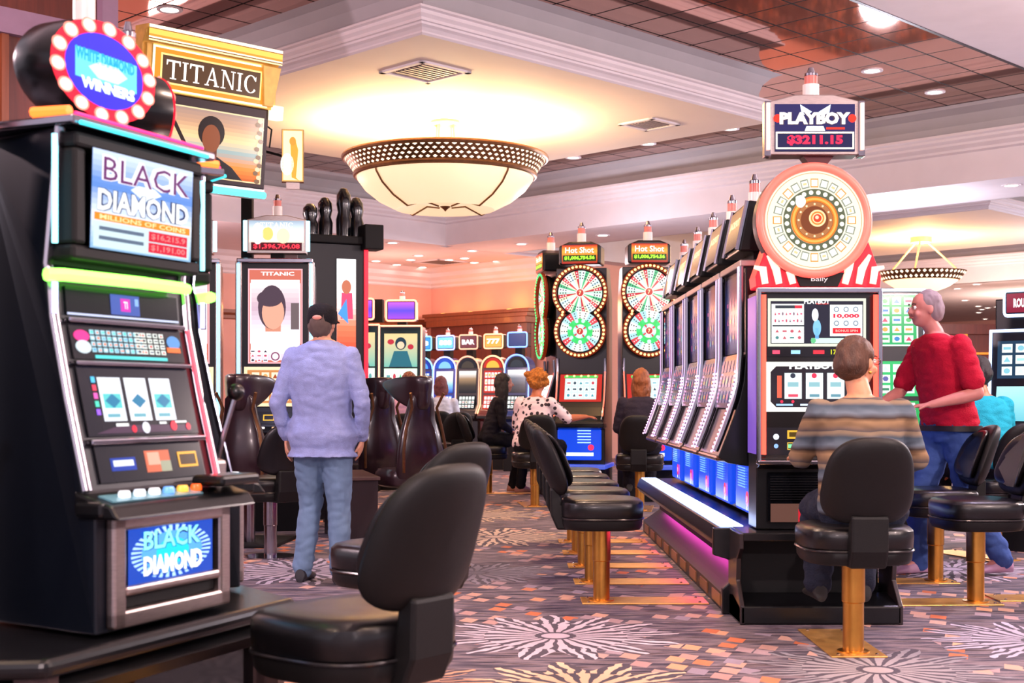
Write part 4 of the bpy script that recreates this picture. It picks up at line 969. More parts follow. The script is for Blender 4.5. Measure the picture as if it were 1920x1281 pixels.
dup(dm, podpos(4.5), 4.5, 'slot machine cut off by the frame, only its chrome lever showing')
# the six-sided stand
st_ = thing('machine_stand', 'dark six-sided stand under the big slanted slot machine at lower left', 'stand', (O.x, O.y, 0), 6.4)
def hexa(ap, z0, z1, ch=0):
    r = ap / math.cos(R(30)); return [[(r * math.cos(R(60 * i + (0))), r * math.sin(R(60 * i)), z) for i in range(6)] for z in (z0, z1)]
mb = MB(); mb.loft(hexa(.92, .54, .59)); mb.build('stand_top', BLACK, st_, bevel=.02, bseg=3)
mb = MB(); mb.loft(hexa(.86, .0, .08)); mb.build('plinth', BLACKM, st_)
mb = MB(); mb.loft(hexa(.83, .08, .54)); mb.build('recess_panel', SCREENB, st_)
r = .88 / math.cos(R(30))
for i in range(6):
    a = R(60 * i); c = Vector((math.cos(a) * r * .955, math.sin(a) * r * .955, 0)); mb = MB(); mb.lathe([(.055, 0), (.055, .54)], tuple(c), 8); mb.build('corner_post', mat('brown post', '#4a3a3a', .35, .3), st_)
mb = MB()
for i in range(6):
    a0, a1 = R(60 * i), R(60 * i + 60); p0 = Vector((math.cos(a0) * r * .97, math.sin(a0) * r * .97, .5)); p1 = Vector((math.cos(a1) * r * .97, math.sin(a1) * r * .97, .5)); mb.tube([p0, p1], .04, 4)
mb.build('top_rail', BLACK, st_)

# ---- tall portrait screen machine with cyan light columns (posters are plain stand-ins)
def bust(s, x, y, h, skin, hair, coat, lay=3):
    s.poly([(x - h * .55, y - h * .5), (x - h * .4, y - h * .16), (x - h * .12, y - h * .06), (x + h * .12, y - h * .06), (x + h * .4, y - h * .16), (x + h * .55, y - h * .5)], coat, lay)
    s.rect(x - h * .09, y - h * .14, x + h * .09, y + h * .05, skin, lay + 1); s.disc(x, y + h * .24, h * .2, hair, lay + 1, h * .27); s.disc(x + h * .02, y + h * .15, h * .145, skin, lay + 2, h * .2)
def portrait_machine(label):
    t = thing('portrait_slot_machine', label, 'slot machine')
    F = [(.5, .0), (.84, .0), (.9, -.06), (.95, -.02), (1.12, .06), (1.5, .1), (2.44, .1)]
    body(t, F, [(.5, .6), (2.3, .6), (2.44, .5)], .33, NAVY)
    mb = MB(); mb.box(-.3, .3, .08, .56, 0, .5); mb.build('base_cabinet', BLACKM, t)
    mb = MB(); mb.box(-.34, .34, .03, .12, 2.43, 2.47); mb.build('top_bar', CHROME, t, bevel=.008)
    for x in (-.325, .325):
        mb = MB(); mb.box(x - .028, x + .028, .05, .1, .9, 2.44); mb.build('light_column', STEEL, t, bevel=.006)
        neon(t, [(x, .045, .92), (x, .045, 2.42)], .014, '#6fdcff', 'cyan_tube', 3.2)
    for z, x in ((1.9, -.36), (1.8, .36)): pass
    s = SC(.49, .86, '#c86a58'); s.frame(-.245, -.43, .245, .43, .012, '#e8a8b0', 1); s.text('TITANIC', .02, .385, .3, .035, '#ffffff', 4, .03)
    s.grad(-.22, -.40, .22, .33, ['#d8c8d8', '#e8e0ec', '#c8a8b8', '#f0e0e0'], 2)
    s.poly([(-.22, -.2), (-.18, -.12), (.12, -.1), (.22, -.2), (.22, -.34), (-.22, -.34)], '#f0eef4', 3)
    s.rect(-.09, -.14, .05, .02, '#d08870', 4); s.disc(-.03, .08, .125, '#4a3844', 4, .2); s.disc(-.02, .03, .1, '#e0a088', 5, .15); s.disc(-.05, .16, .115, '#4a3844', 6, .075)
    s.rect(.14, -.12, .22, .12, '#6a5a5c', 3)
    s.symbols(-.23, -.42, -.06, -.3, 3, 3, ['#302030', '#c04060'], '#e8e4ec', 5); s.disc(0, -.365, .05, '#f0e0e8', 5); s.ring(0, -.365, .028, .04, '#804060', 6); s.symbols(.08, -.42, .23, -.3, 2, 3, ['#302030'], '#e8e4ec', 5)
    s.rect(-.245, -.43, .245, .43, '#c86a58', 0)
    for x in (-.22, .22): s.rect(x - .006, -.25, x + .006, .3, '#ffe0f0', 6)
    put(s, 'portrait_screen', t, F, 1.52, 2.38)
    s = SC(.56, .36, '#c8824a'); s.frame(-.28, -.18, .28, .18, .03, '#f0d8b0', 2); s.symbols(-.22, -.14, .22, .14, 5, 3, ['#a04820', '#c09050', '#503018', '#e0a060'], '#f4e0c0', 3)
    put(s, 'reel_screen', t, F, 1.13, 1.49)
    s = SC(.56, .12, '#15141a'); s.frame(-.1, -.03, .0, .03, .01, '#ffb838', 2); s.text('$5', .1, 0, .05, .05, '#ffd070', 2); put(s, 'bill_panel', t, F, .965, 1.09)
    buttons(t, .93, -.03, [-.2, -.1, 0, .1, .2], ['#ffd0a0', '#ffffff', '#ffd0a0', '#e0f0ff', '#ff8060'])
    mb = MB(); mb.box(-.06, .06, .25, .38, 2.44, 2.56); mb.build('sign_neck', BLACKM, t)
    mb = MB(); mb.prism([(-.27, 2.53), (.27, 2.53), (.27, 2.84), (.1, 2.88), (-.1, 2.88), (-.27, 2.84)], .2, .34, axis='y'); sg = mb.build('sign_box', STEEL, t, bevel=.006)
    s = SC(.5, .28, '#a89c98'); s.grad(-.25, -.06, .25, .14, ['#e0c8b0', '#c8d0d8', '#8898a8'], 1); s.disc(-.08, .02, .05, '#e8b060', 2, .06); s.disc(.06, .0, .06, '#f0c0a0', 2, .07); s.disc(-.17, .02, .05, '#f0ece8', 2, .1); s.serif('TITANIC', 0, .1, .3, .045, '#ffffff', 4)
    s.rect(-.23, -.135, .23, -.06, '#400810', 2); s.text('$1,396,704.08', 0, -.098, .42, .05, '#ff3040', 3, .03); s.build('jackpot_face', sg, (0, .195, 2.69), mt='lit sign')
    for x in (-.285, .285): neon(t, [(x, .2, 2.55), (x, .2, 2.83)], .018, '#9fecff', 'sign_tube', 1.8)
    candle(t, 0, .27, 2.88, .2, .045)
    return t
pm = portrait_machine('tall cyan-lit machine with TITANIC portrait screen, just left of the standing man')
pm.location = (-2.14, 12.0, 0); pm.rotation_euler = (0, 0, R(4))
dup(pm, (-2.98, 12.0, 0), 8, 'tall cyan-lit portrait machine half hidden by the near slot machine')
t = thing('tower_slot_machine', 'dark tower machine with narrow lit side poster and four rounded shapes on top', 'slot machine', (-1.79, 13.3, 0), 26)
body(t, [(0, 0), (.9, 0), (2.75, 0)], [(0, .9), (2.5, .9), (2.75, .7)], .36, NAVY)
s = SC(.2, 1.0, '#f4f0f0', .002); s.grad(-.1, -.5, .1, .5, ['#d83020', '#f07050', '#f0e8e8', '#ffffff'], 1); s.disc(0, .22, .05, '#a86048', 2, .07); s.poly([(-.05, .16), (.06, .16), (.07, -.1), (-.06, -.1)], '#c04060', 2); s.poly([(-.09, -.05), (0, .1), (.02, -.15)], '#4080c0', 3)
s.build('side_poster', t, (.14, -.012, 2.1), mt='lit sign')
mb = MB(); mb.box(.33, .37, -.02, .03, .3, 2.7); mb.build('red_edge_light', mat('neon red dim', '#c02038', .4, emit='#ff2038', es=.8), t)
mb = MB(); mb.box(-.38, .4, -.05, .5, 2.75, 2.83); mb.box(.3, .5, -.12, .1, 2.7, 2.95); mb.build('top_deck', BLACKM, t, bevel=.01)
for i, (x, h) in enumerate([(-.2, .32), (-.03, .4), (.15, .5), (.3, .42)]):
    mb = MB(); mb.lathe([(.075, 0), (.08, h * .35), (.06, h * .5), (.075, h * .66), (.07, h * .85), (.035, h * .98), (.005, h)], (x, .1 + .05 * (i % 2), 2.83), 18); mb.build('funnel', mat('black gloss', '#0c1016', .2, coat=.5), t, True)
# overhead framed sign
def hang_sign():
    p = at(391, 210, 11.05)
    t = thing('overhead_sign', 'large gilded overhead sign with TITANIC lettering above a sunset picture', 'sign', (p.x, p.y, p.z), 43)
    t.rotation_euler = (R(6.5), 0, R(43)); t.rotation_mode = 'XYZ'
    W = 1.16
    mb = MB(); mb.box(-W / 2, W / 2, .0, .14, -.58, .1); mb.build('screen_box', mat('dark bronze box', '#2e2126', .4, .4), t, bevel=.01)
    # cornice
    mb = MB(); pr = [(-.03, .47), (-.07, .53), (-.07, .56), (-.09, .57), (-.09, .60), (.12, .60), (.12, .1), (-.015, .1), (-.015, .46)]
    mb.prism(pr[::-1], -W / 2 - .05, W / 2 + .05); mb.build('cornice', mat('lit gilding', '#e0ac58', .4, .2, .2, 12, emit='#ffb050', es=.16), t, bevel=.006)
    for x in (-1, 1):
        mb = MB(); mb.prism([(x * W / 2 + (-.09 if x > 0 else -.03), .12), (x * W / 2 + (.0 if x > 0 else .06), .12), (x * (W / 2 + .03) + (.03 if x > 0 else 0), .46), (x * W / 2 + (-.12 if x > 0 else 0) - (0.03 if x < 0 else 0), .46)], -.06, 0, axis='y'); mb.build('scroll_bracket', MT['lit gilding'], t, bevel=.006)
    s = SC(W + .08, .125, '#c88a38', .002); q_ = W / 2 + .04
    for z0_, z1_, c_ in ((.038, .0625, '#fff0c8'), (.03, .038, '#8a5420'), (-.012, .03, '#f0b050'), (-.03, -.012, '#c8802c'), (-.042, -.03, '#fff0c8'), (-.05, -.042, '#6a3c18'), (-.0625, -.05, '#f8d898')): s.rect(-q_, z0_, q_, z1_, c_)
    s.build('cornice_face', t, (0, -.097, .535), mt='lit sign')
    s = SC(W - .08, .36, '#e8b460', .002); s.rect(-.54, -.17, .54, .17, '#fff0c8', 1); s.rect(-.52, -.155, .52, .155, '#c87820', 2); s.rect(-.47, -.12, .47, .12, '#f4c878', 3); s.rect(-.455, -.105, .455, .105, '#4a3220', 4)
    s.serif('TITANIC', 0, -.002, .84, .15, '#fff4ec', 5); s.build('name_board', t, (0, -.024, .285), mt='lit sign')
    s = SC(W - .1, .56, '#b07a52', .002); s.grad(-.53, -.28, .53, .28, ['#c85a1c', '#f08a30', '#8fa6a8', '#f4c890', '#c89878', '#a8887c'], 1); s.poly([(-.42, .28), (-.38, .28), (-.14, -.1), (-.18, -.1)], '#2a1c18', 2)
    s.poly([(-.33, -.28), (-.2, -.16), (-.06, -.1), (.1, -.1), (.24, -.17), (.36, -.28)], '#1c1518', 3); s.rect(-.03, -.14, .09, .0, '#6a3420', 4); s.disc(.03, .1, .125, '#22140f', 4, .13); s.disc(.03, .045, .085, '#8a4828', 5, .115)
    for i in range(16):
        s.disc(.49 + .02 * math.sin(i * 2.1), -.26 + .034 * i, .026, '#e0c8a0' if i % 2 else '#7a5a40', 4, .02, 10)
    s.frame(-.53, -.28, .53, .28, .012, '#e8d0a0', 3); s.build('picture_screen', t, (0, -.006, -.26), mt='lit screen')
    neon(t, [(-W / 2, -.01, -.63), (W / 2, -.01, -.63)], .03, '#50d8e0', 'turquoise_tube', 1.8)
    mb = MB(); mb.box(-W / 2, W / 2, .0, .2, -.66, -.58); mb.build('lower_rail', STEEL, t)
    mb = MB(); mb.box(W / 2 + .01, W / 2 + .11, -.06, .04, .02, .14); mb.build('side_lamp', mat('lamp cube', '#ffe8c8', .5, emit='#ffe0b0', es=1.6), t, bevel=.01)
    mb = MB(); mb.tube([(W / 2, .1, .0), (W / 2 + .1, .1, -.05), (W / 2 + .12, .15, -.2)], .008, 6); mb.build('cable', BLACKM, t, True)
    return t
hs = hang_sign()
mb = MB(); pz = at(460, 375, 12.4); mb.box(-.05, .05, -.05, .05, 0, 3.35); tag(mb.build('sign_post', BLACKM, loc=(pz.x, pz.y + .1, 0)), 'black square post carrying the overhead gilded sign', 'post')
t = thing('side_sign', 'small glowing cream picture panel hanging right of the gilded overhead sign', 'sign', at(549, 293, 12.2), 8)
s = SC(.19, .47, '#f4dca0', .002); s.poly([(-.02, .1), (.02, .16), (.05, .05), (.03, -.2), (.06, -.23), (-.01, -.2)], '#d08a30', 2); s.disc(0, .13, .03, '#c88030', 3, .04); s.disc(-.05, -.08, .06, '#fff8e0', 2, .1); s.frame(-.095, -.235, .095, .235, .01, '#c09050', 2)
s.build('picture_face', t, (0, -.03, 0), mt='lit sign'); mb = MB(); mb.box(-.1, .1, -.024, .04, -.24, .24); mb.build('case', BRONZE, t)
mb = MB(); mb.box(-.06, .06, .0, .03, -.3, -.24); mb.build('foot', STEEL, t)
mb = MB(); mb.tube([(-.1, 0, .0), (-.45, .05, .1)], .012, 6); mb.build('hanger_arm', BLACKM, t, True)
# ---- double wheel machines
def wheel_graphic(s, x, y, r, n, cols, inner, innerc, hub, lay=2):
    for i in range(n):
        a0, a1 = R(90 + 360 * (i - .5) / n), R(90 + 360 * (i + .5) / n)
        s.poly([(x, y), (x + r * math.cos(a0), y + r * math.sin(a0)), (x + r * math.cos(a1), y + r * math.sin(a1))], cols[i % len(cols)], lay)
        am = (a0 + a1) / 2
        for q in (.9, .78, .66): s.disc(x + r * q * math.cos(am), y + r * q * math.sin(am), r * .035, '#26303a' if cols[i % len(cols)] not in ('#c02838', '#d04048') else '#ffd8d8', lay + 1, n=6)
    if inner:
        s.ring(x, y, inner * .55, inner, innerc[0], lay + 2, n=n * 2)
        for i in range(n):
            a = R(90 + 360 * i / n); s.disc(x + inner * .85 * math.cos(a), y + inner * .85 * math.sin(a), inner * .17, innerc[i % len(innerc)], lay + 3, n=8)
    s.disc(x, y, r * .2, '#f0e0d8', lay + 4); s.disc(x, y, r * .16, hub, lay + 5); s.text('7', x, y, r * .12, r * .18, '#ffe8b0', lay + 6)
def bulb_loop(t, c1, r1, c2, r2, y, colr, n=58, es=2.2, name='bulb_ring'):
    # outline of a figure of eight
    d = c1 - c2; k = (d * d + r1 * r1 - r2 * r2) / (2 * d); hh = math.sqrt(max(0, r1 * r1 - k * k)); th = math.degrees(math.atan2(hh, k))
    th2 = math.degrees(math.atan2(hh, d - k))
    a = arcpts(0, c1, r1, -90 + th, 270 - th, n // 2); b_ = arcpts(0, c2, r2, 90 + th2, 450 - th2, n // 2)
    P_ = a + b_
    mb = MB(); mb.tube([(x, y, z) for x, z in P_], .028, 8, closed=True); mb.build('ring_frame', mat('dark copper', '#5a2a1c', .4, .3, emit='#ff4a10', es=.12), t, True)
    mb = MB(); L_ = [0]
    for p, q in zip(P_, P_[1:] + P_[:1]): L_.append(L_[-1] + math.dist(p, q))
    tot = L_[-1]; m = n
    for i in range(m):
        s_ = tot * i / m; j = max(k_ for k_ in range(len(P_)) if L_[k_] <= s_); f = (s_ - L_[j]) / max(1e-6, L_[j + 1] - L_[j])
        p, q = P_[j], P_[(j + 1) % len(P_)]; mb.ball((p[0] + (q[0] - p[0]) * f, y - .026, p[1] + (q[1] - p[1]) * f), .0155, n=8, sc=(1, .6, 1))
    return mb.build(name, mat('bulb ' + colr, colr, .4, emit=colr, es=es), t, True)
def wheel_machine(label, bulb='#ffc070', es=2.2):
    t = thing('wheel_slot_machine', label, 'slot machine')
    F = [(.42, -.02), (.84, -.02), (.87, -.2), (.93, -.2), (1.0, -.1), (1.1, -.02), (1.2, .03), (1.5, .12), (2.75, .12)]
    body(t, F, [(.42, .6), (2.4, .6), (2.75, .4)], .3, BLACK)
    mb = MB(); mb.box(-.31, .31, -.02, .55, 0, .4); mb.build('stand', BLACKM, t, bevel=.01)
    mb = MB(); mb.box(-.33, .33, -.24, .58, .38, .43); mb.build('stand_ledge', mat('lit blue ledge', '#5068b0', .3, emit='#3860ff', es=.35), t, bevel=.01)
    C1, R1_, C2, R2_ = 2.45, .30, 1.995, .275
    for c, r_, nm in ((C1, R1_, 'upper_wheel_disc'), (C2, R2_, 'lower_wheel_disc')):
        mb = MB(); mb.lathe([(r_ - .02, -.11), (r_, -.06), (r_ - .02, -.03)], (0, 0, c), 40, axis='y'); mb.build(nm, BLACKM, t, True)
    s = SC(.001, .001, None, .0015)
    wheel_graphic(s, 0, C1 - 2.2, .262, 36, ['#bfe6d0', '#c02838', '#f0e8c0', '#c8e4f0', '#f0ece0', '#d04048', '#f4e8c8', '#50b880', '#e8f0f0'], .0, None, '#c03830')
    s.build('upper_wheel', t, (0, .018, 2.2), (1, 0, 0), (0, 0, 1), 'lit screen', 0)
    s = SC(.001, .001, None, .0015)
    wheel_graphic(s, 0, C2 - 2.2, .24, 20, ['#f0ecd8', '#a8d8e0', '#d04048', '#b0dce8', '#f0f0e8'], .15, ['#38c860', '#c8e8f0', '#38d070'], '#b83028')
    s.build('lower_wheel', t, (0, .010, 2.2), (1, 0, 0), (0, 0, 1), 'lit screen', 0)
    bulb_loop(t, C1, .305, C2, .285, .0, bulb, 62, es)
    s = SC(.5, .34, '#c02820', .0012); s.rect(-.25, -.17, .25, .17, '#b82820'); s.rect(-.19, -.14, .19, .12, '#c8e8e0', 2); s.symbols(-.18, -.13, .18, .1, 5, 3, ['#4090a0', '#80b0c0', '#c04050', '#405060'], '#e0f4f0', 3); s.rect(-.2, .125, .2, .155, '#48c858', 2)
    for i in range(5): s.disc(-.17 + i * .085, .15, .016, '#f0f0a0', 3, n=8)
    put(s, 'game_screen', t, F, 1.16, 1.49)
    for x in (-.285, .285):
        rail(t, [(.95, -.19), (1.0, -.11), (1.1, -.03), (1.2, .02), (1.5, .11), (1.68, .1)], x, .016, CHROME); neon(t, [(x, interp(F, z) - .022, z) for z in (.98, 1.1, 1.2, 1.35, 1.5, 1.66)], .009, '#ff5840', 'red_edge_tube', 1.8)
    buttons(t, .93, -.12, [-.2, -.1, 0, .12, .22], ['#ffffff', '#ffe0a0', '#ffffff', '#e0f0ff', '#ffffff'])
    mb = MB(); mb.box(-.31, .31, -.22, .06, .86, .925); mb.build('button_deck', BLACK, t, bevel=.015)
    mb = MB(); mb.box(-.26, .26, -.06, -.02, .48, .84); bo = mb.build('blue_belly', mat('blue lit belly', '#0c2a6a', .25, emit='#1848e0', es=.8), t, bevel=.015)
    s = SC(.34, .3, None)
    for k in range(5): s.rect(-.02, .02 + k * .035, .14, .034 + k * .035, '#90b8ff')
    s.disc(.14, -.03, .035, '#ff2850', 2); s.rect(-.17, -.13, .17, -.09, '#d0e4ff', 1); s.build('belly_lights', bo, (0, -.064, .66), mt='lit sign', base=0)
    mb = MB(); mb.prism([(-.25, 2.78), (.25, 2.78), (.25, 3.0), (.13, 3.05), (-.13, 3.05), (-.25, 3.0)], -.02, .3, axis='y'); sg = mb.build('sign_box', BLACK, t, bevel=.02)
    s = SC(.42, .22, '#b03018', .0012); s.grad(-.21, -.11, .21, .11, ['#801810', '#e06020', '#ff9030', '#a02818'], 1); s.text('Hot Shot', 0, .045, .34, .07, '#60200c', 3, .06); s.text('Hot Shot', 0, .048, .34, .07, '#fff8e0', 4, .02); s.rect(-.2, -.085, .2, -.01, '#183008', 2); s.text('$1,006,754.56', 0, -.045, .36, .05, '#a0ff30', 4, .05)
    s.build('jackpot_face', sg, (0, -.03, 2.9), mt='lit sign')
    candle(t, 0, .12, 3.05, .24, .055)
    return t
wm = wheel_machine('double wheel machine with Hot Shot sign, played by the curly haired woman')
wm.location = (.80, 15.7, 0); wm.rotation_euler = (0, 0, R(-12))
dup(wm, (1.60, 15.55, 0), 2, 'double wheel machine with Hot Shot sign, played by the auburn haired woman')
wm3 = wheel_machine('double wheel machine seen edge-on with green bulbs, left of the other wheel machines', '#30e070', 1.6)
wm3.location = (.37, 16.72, 0); wm3.rotation_euler = (0, 0, R(-80))

# ---- row of curved machines seen from the side (front faces -X in the world)
def curved_machine():
    t = thing('curved_slot_machine', '', 'slot machine')
    F = [(.5, .10), (.8, .10), (.83, -.1), (.865, -.16), (.9, -.145), (1.0, -.105), (1.1, -.068), (1.2, -.035), (1.3, -.012), (1.45, 0), (1.96, .0)]
    body(t, F, [(.5, .33), (1.96, .33)], .375, BLACK)
    for x in (-.352, .352):
        for dx in (-.017, .017):
            rail(t, [(z, y - .022) for z, y in F if z >= .9], x + dx, .016, CHROME, 'chrome_edge')
        neon(t, [(x, interp(F, z) - .036, z) for z in (.9, 1.0, 1.1, 1.2, 1.3, 1.45, 1.95)], .009, '#c8a8ff', 'violet_edge_tube', 1.2)
        mb = MB()
        for k in range(20):
            z = .9 + k * .024; mb.ball((x, interp(F, z) - .048, z), .008, n=6)
        mb.build('edge_bulb', mat('pink bulb', '#ffc8f0', .4, emit='#ffc0f0', es=1.6), t)
    s = SC(.62, .46, '#1a1430', .001); s.grad(-.31, -.23, .31, .23, ['#140e28', '#2c2050', '#1c2850', '#120c20'], 1); s.symbols(-.26, -.18, .26, .12, 5, 3, ['#803060', '#306880', '#806830'], '#2c2448', 2)
    put(s, 'upper_screen', t, F, 1.47, 1.93)
    s = SC(.62, .32, '#161c34', .001); s.symbols(-.29, -.14, .29, .14, 5, 3, ['#a04860', '#308060', '#907030'], '#343c60', 2)
    put(s, 'reel_screen', t, [(1.14, -.055), (1.46, 0)], 1.14, 1.46, off=.02)
    mb = MB(); mb.box(-.37, .37, -.17, -.02, .84, .875); dk = mb.build('button_deck', mat('bronze deck', '#6a4a3c', .25, .7), t, bevel=.015)
    buttons(t, .876, -.12, [-.25, -.15, -.05, .05, .15, .25], ['#ffb0a0', '#ffe0d0', '#e0c0ff', '#ffb080', '#ffe0d0', '#ff90a0'], .04)
    mb = MB(); mb.box(-.28, .28, .05, .1, .52, .8); bo = mb.build('blue_belly', mat('blue lit belly', '#0c2a6a', .25, emit='#1848e0', es=.8), t, bevel=.02)
    s = SC(.5, .26, None, .0012)
    for k in range(8): s.rect(-.16, -.0 + k * .016, .1, .008 + k * .016, '#6090f0')
    s.disc(.17, -.06, .045, '#ff2848', 2); s.disc(.17, -.06, .02, '#ff90a0', 3); s.disc(.17, -.115, .012, '#ffffff', 3); s.build('speaker_lights', bo, (0, .046, .67), mt='lit sign', base=0)
    mb = MB(); mb.box(-.37, .37, -.03, .33, 1.96, 2.0); mb.build('top_rail', STEEL, t, bevel=.006)
    mb = MB(); mb.box(-.18, .18, .08, .2, 2.0, 2.07); mb.build('sign_foot', BLACKM, t)
    # tilted jackpot monitor
    tp = MB(); tp.prism([(-.02, 2.06), (.16, 2.06), (.2, 2.34), (.04, 2.36)], -.25, .25); sg = tp.build('sign_box', BLACK, t, bevel=.012)
    s = SC(.44, .24, '#8a6a50', .001); s.grad(-.22, -.12, .22, .12, ['#604028', '#c89868', '#a87850'], 1); s.text('JACKPOT', 0, .03, .34, .06, '#ffe8b0', 3, .03)
    o = Vector((0, .0, 2.21)); s.build('jackpot_face', sg, (0, -.004, 2.21), (1, 0, 0), (0, .06, .3), 'lit screen')
    for x in (-.245, .245): mb = MB(); mb.tube([(x, -.03, 2.07), (x, .03, 2.355)], .012, 6); mb.build('sign_edge', CHROME, sg, True)
    candle(t, 0, .12, 2.35, .2, .04)
    return t
cmn = curved_machine(); cl = ['nearest curved machine of the row facing the empty stools', 'second curved machine of the row facing the empty stools, counted from the viewer', 'middle curved machine of the row facing the empty stools',
      'fourth curved machine of the row facing the empty stools, counted from the viewer', 'farthest curved machine of the row, beside the wheel machine pair']
for i in range(5):
    o = cmn if i == 0 else dup(cmn, (0, 0, 0), 0)
    o.location = (1.34, 8.02 + .82 * i, 0); o.rotation_euler = (0, 0, R(-90)); o['label'] = cl[i]
# the shared base of the bank
bb = thing('slot_bank_stand', 'long black stepped base with glowing blue ledge under the row of curved machines', 'stand', (0, 0, 0))
mb = MB(); mb.prism([(1.13, .40), (1.16, .48), (1.66, .48), (1.66, .34), (1.30, .34), (1.16, .36)][::-1], 7.46, 12.1, axis='y'); mb.build('ledge', BLACK, bb, bevel=.008)
mb = MB(); mb.box(1.17, 1.3, 7.5, 12.05, .481, .487); mb.build('ledge_light', mat('ledge light', '#dfe8ff', .5, emit='#a8c4ff', es=3.2), bb)
mb = MB(); mb.box(1.34, 1.7, 7.46, 12.1, 0, .36); mb.build('core', BLACKM, bb)
mb = MB(); mb.prism([(1.19, 0), (1.34, 0), (1.34, .2), (1.24, .13), (1.19, .1)], 7.46, 12.1, axis='y'); mb.build('foot_rest', mat('worn black tread', '#2a2422', .4, .2, .2, 30), bb)
for x_, c_, e_ in ((1.26, '#ff50c8', 9), (2.1, '#5060ff', 9)):
    mb = MB(); mb.box(x_, x_ + .03, 7.6, 12.0, .325, .335); mb.build('under_ledge_tube', mat('under tube ' + c_, c_, .4, emit=c_, es=e_), bb)
for k in range(9):
    mb = MB(); mb.box(1.183, 1.19, 7.6 + k * .5, 7.9 + k * .5, .02, .085); mb.build('foot_light', mat('amber strip', '#8a5c38', .4), bb)
mb = MB(); mb.prism([(1.17, 0), (1.36, 0), (1.36, .48), (1.12, .48), (1.12, .33), (1.22, .3), (1.26, .22), (1.17, .14)], 7.42, 7.47, axis='y'); mb.build('end_panel', BLACK, bb, bevel=.006)
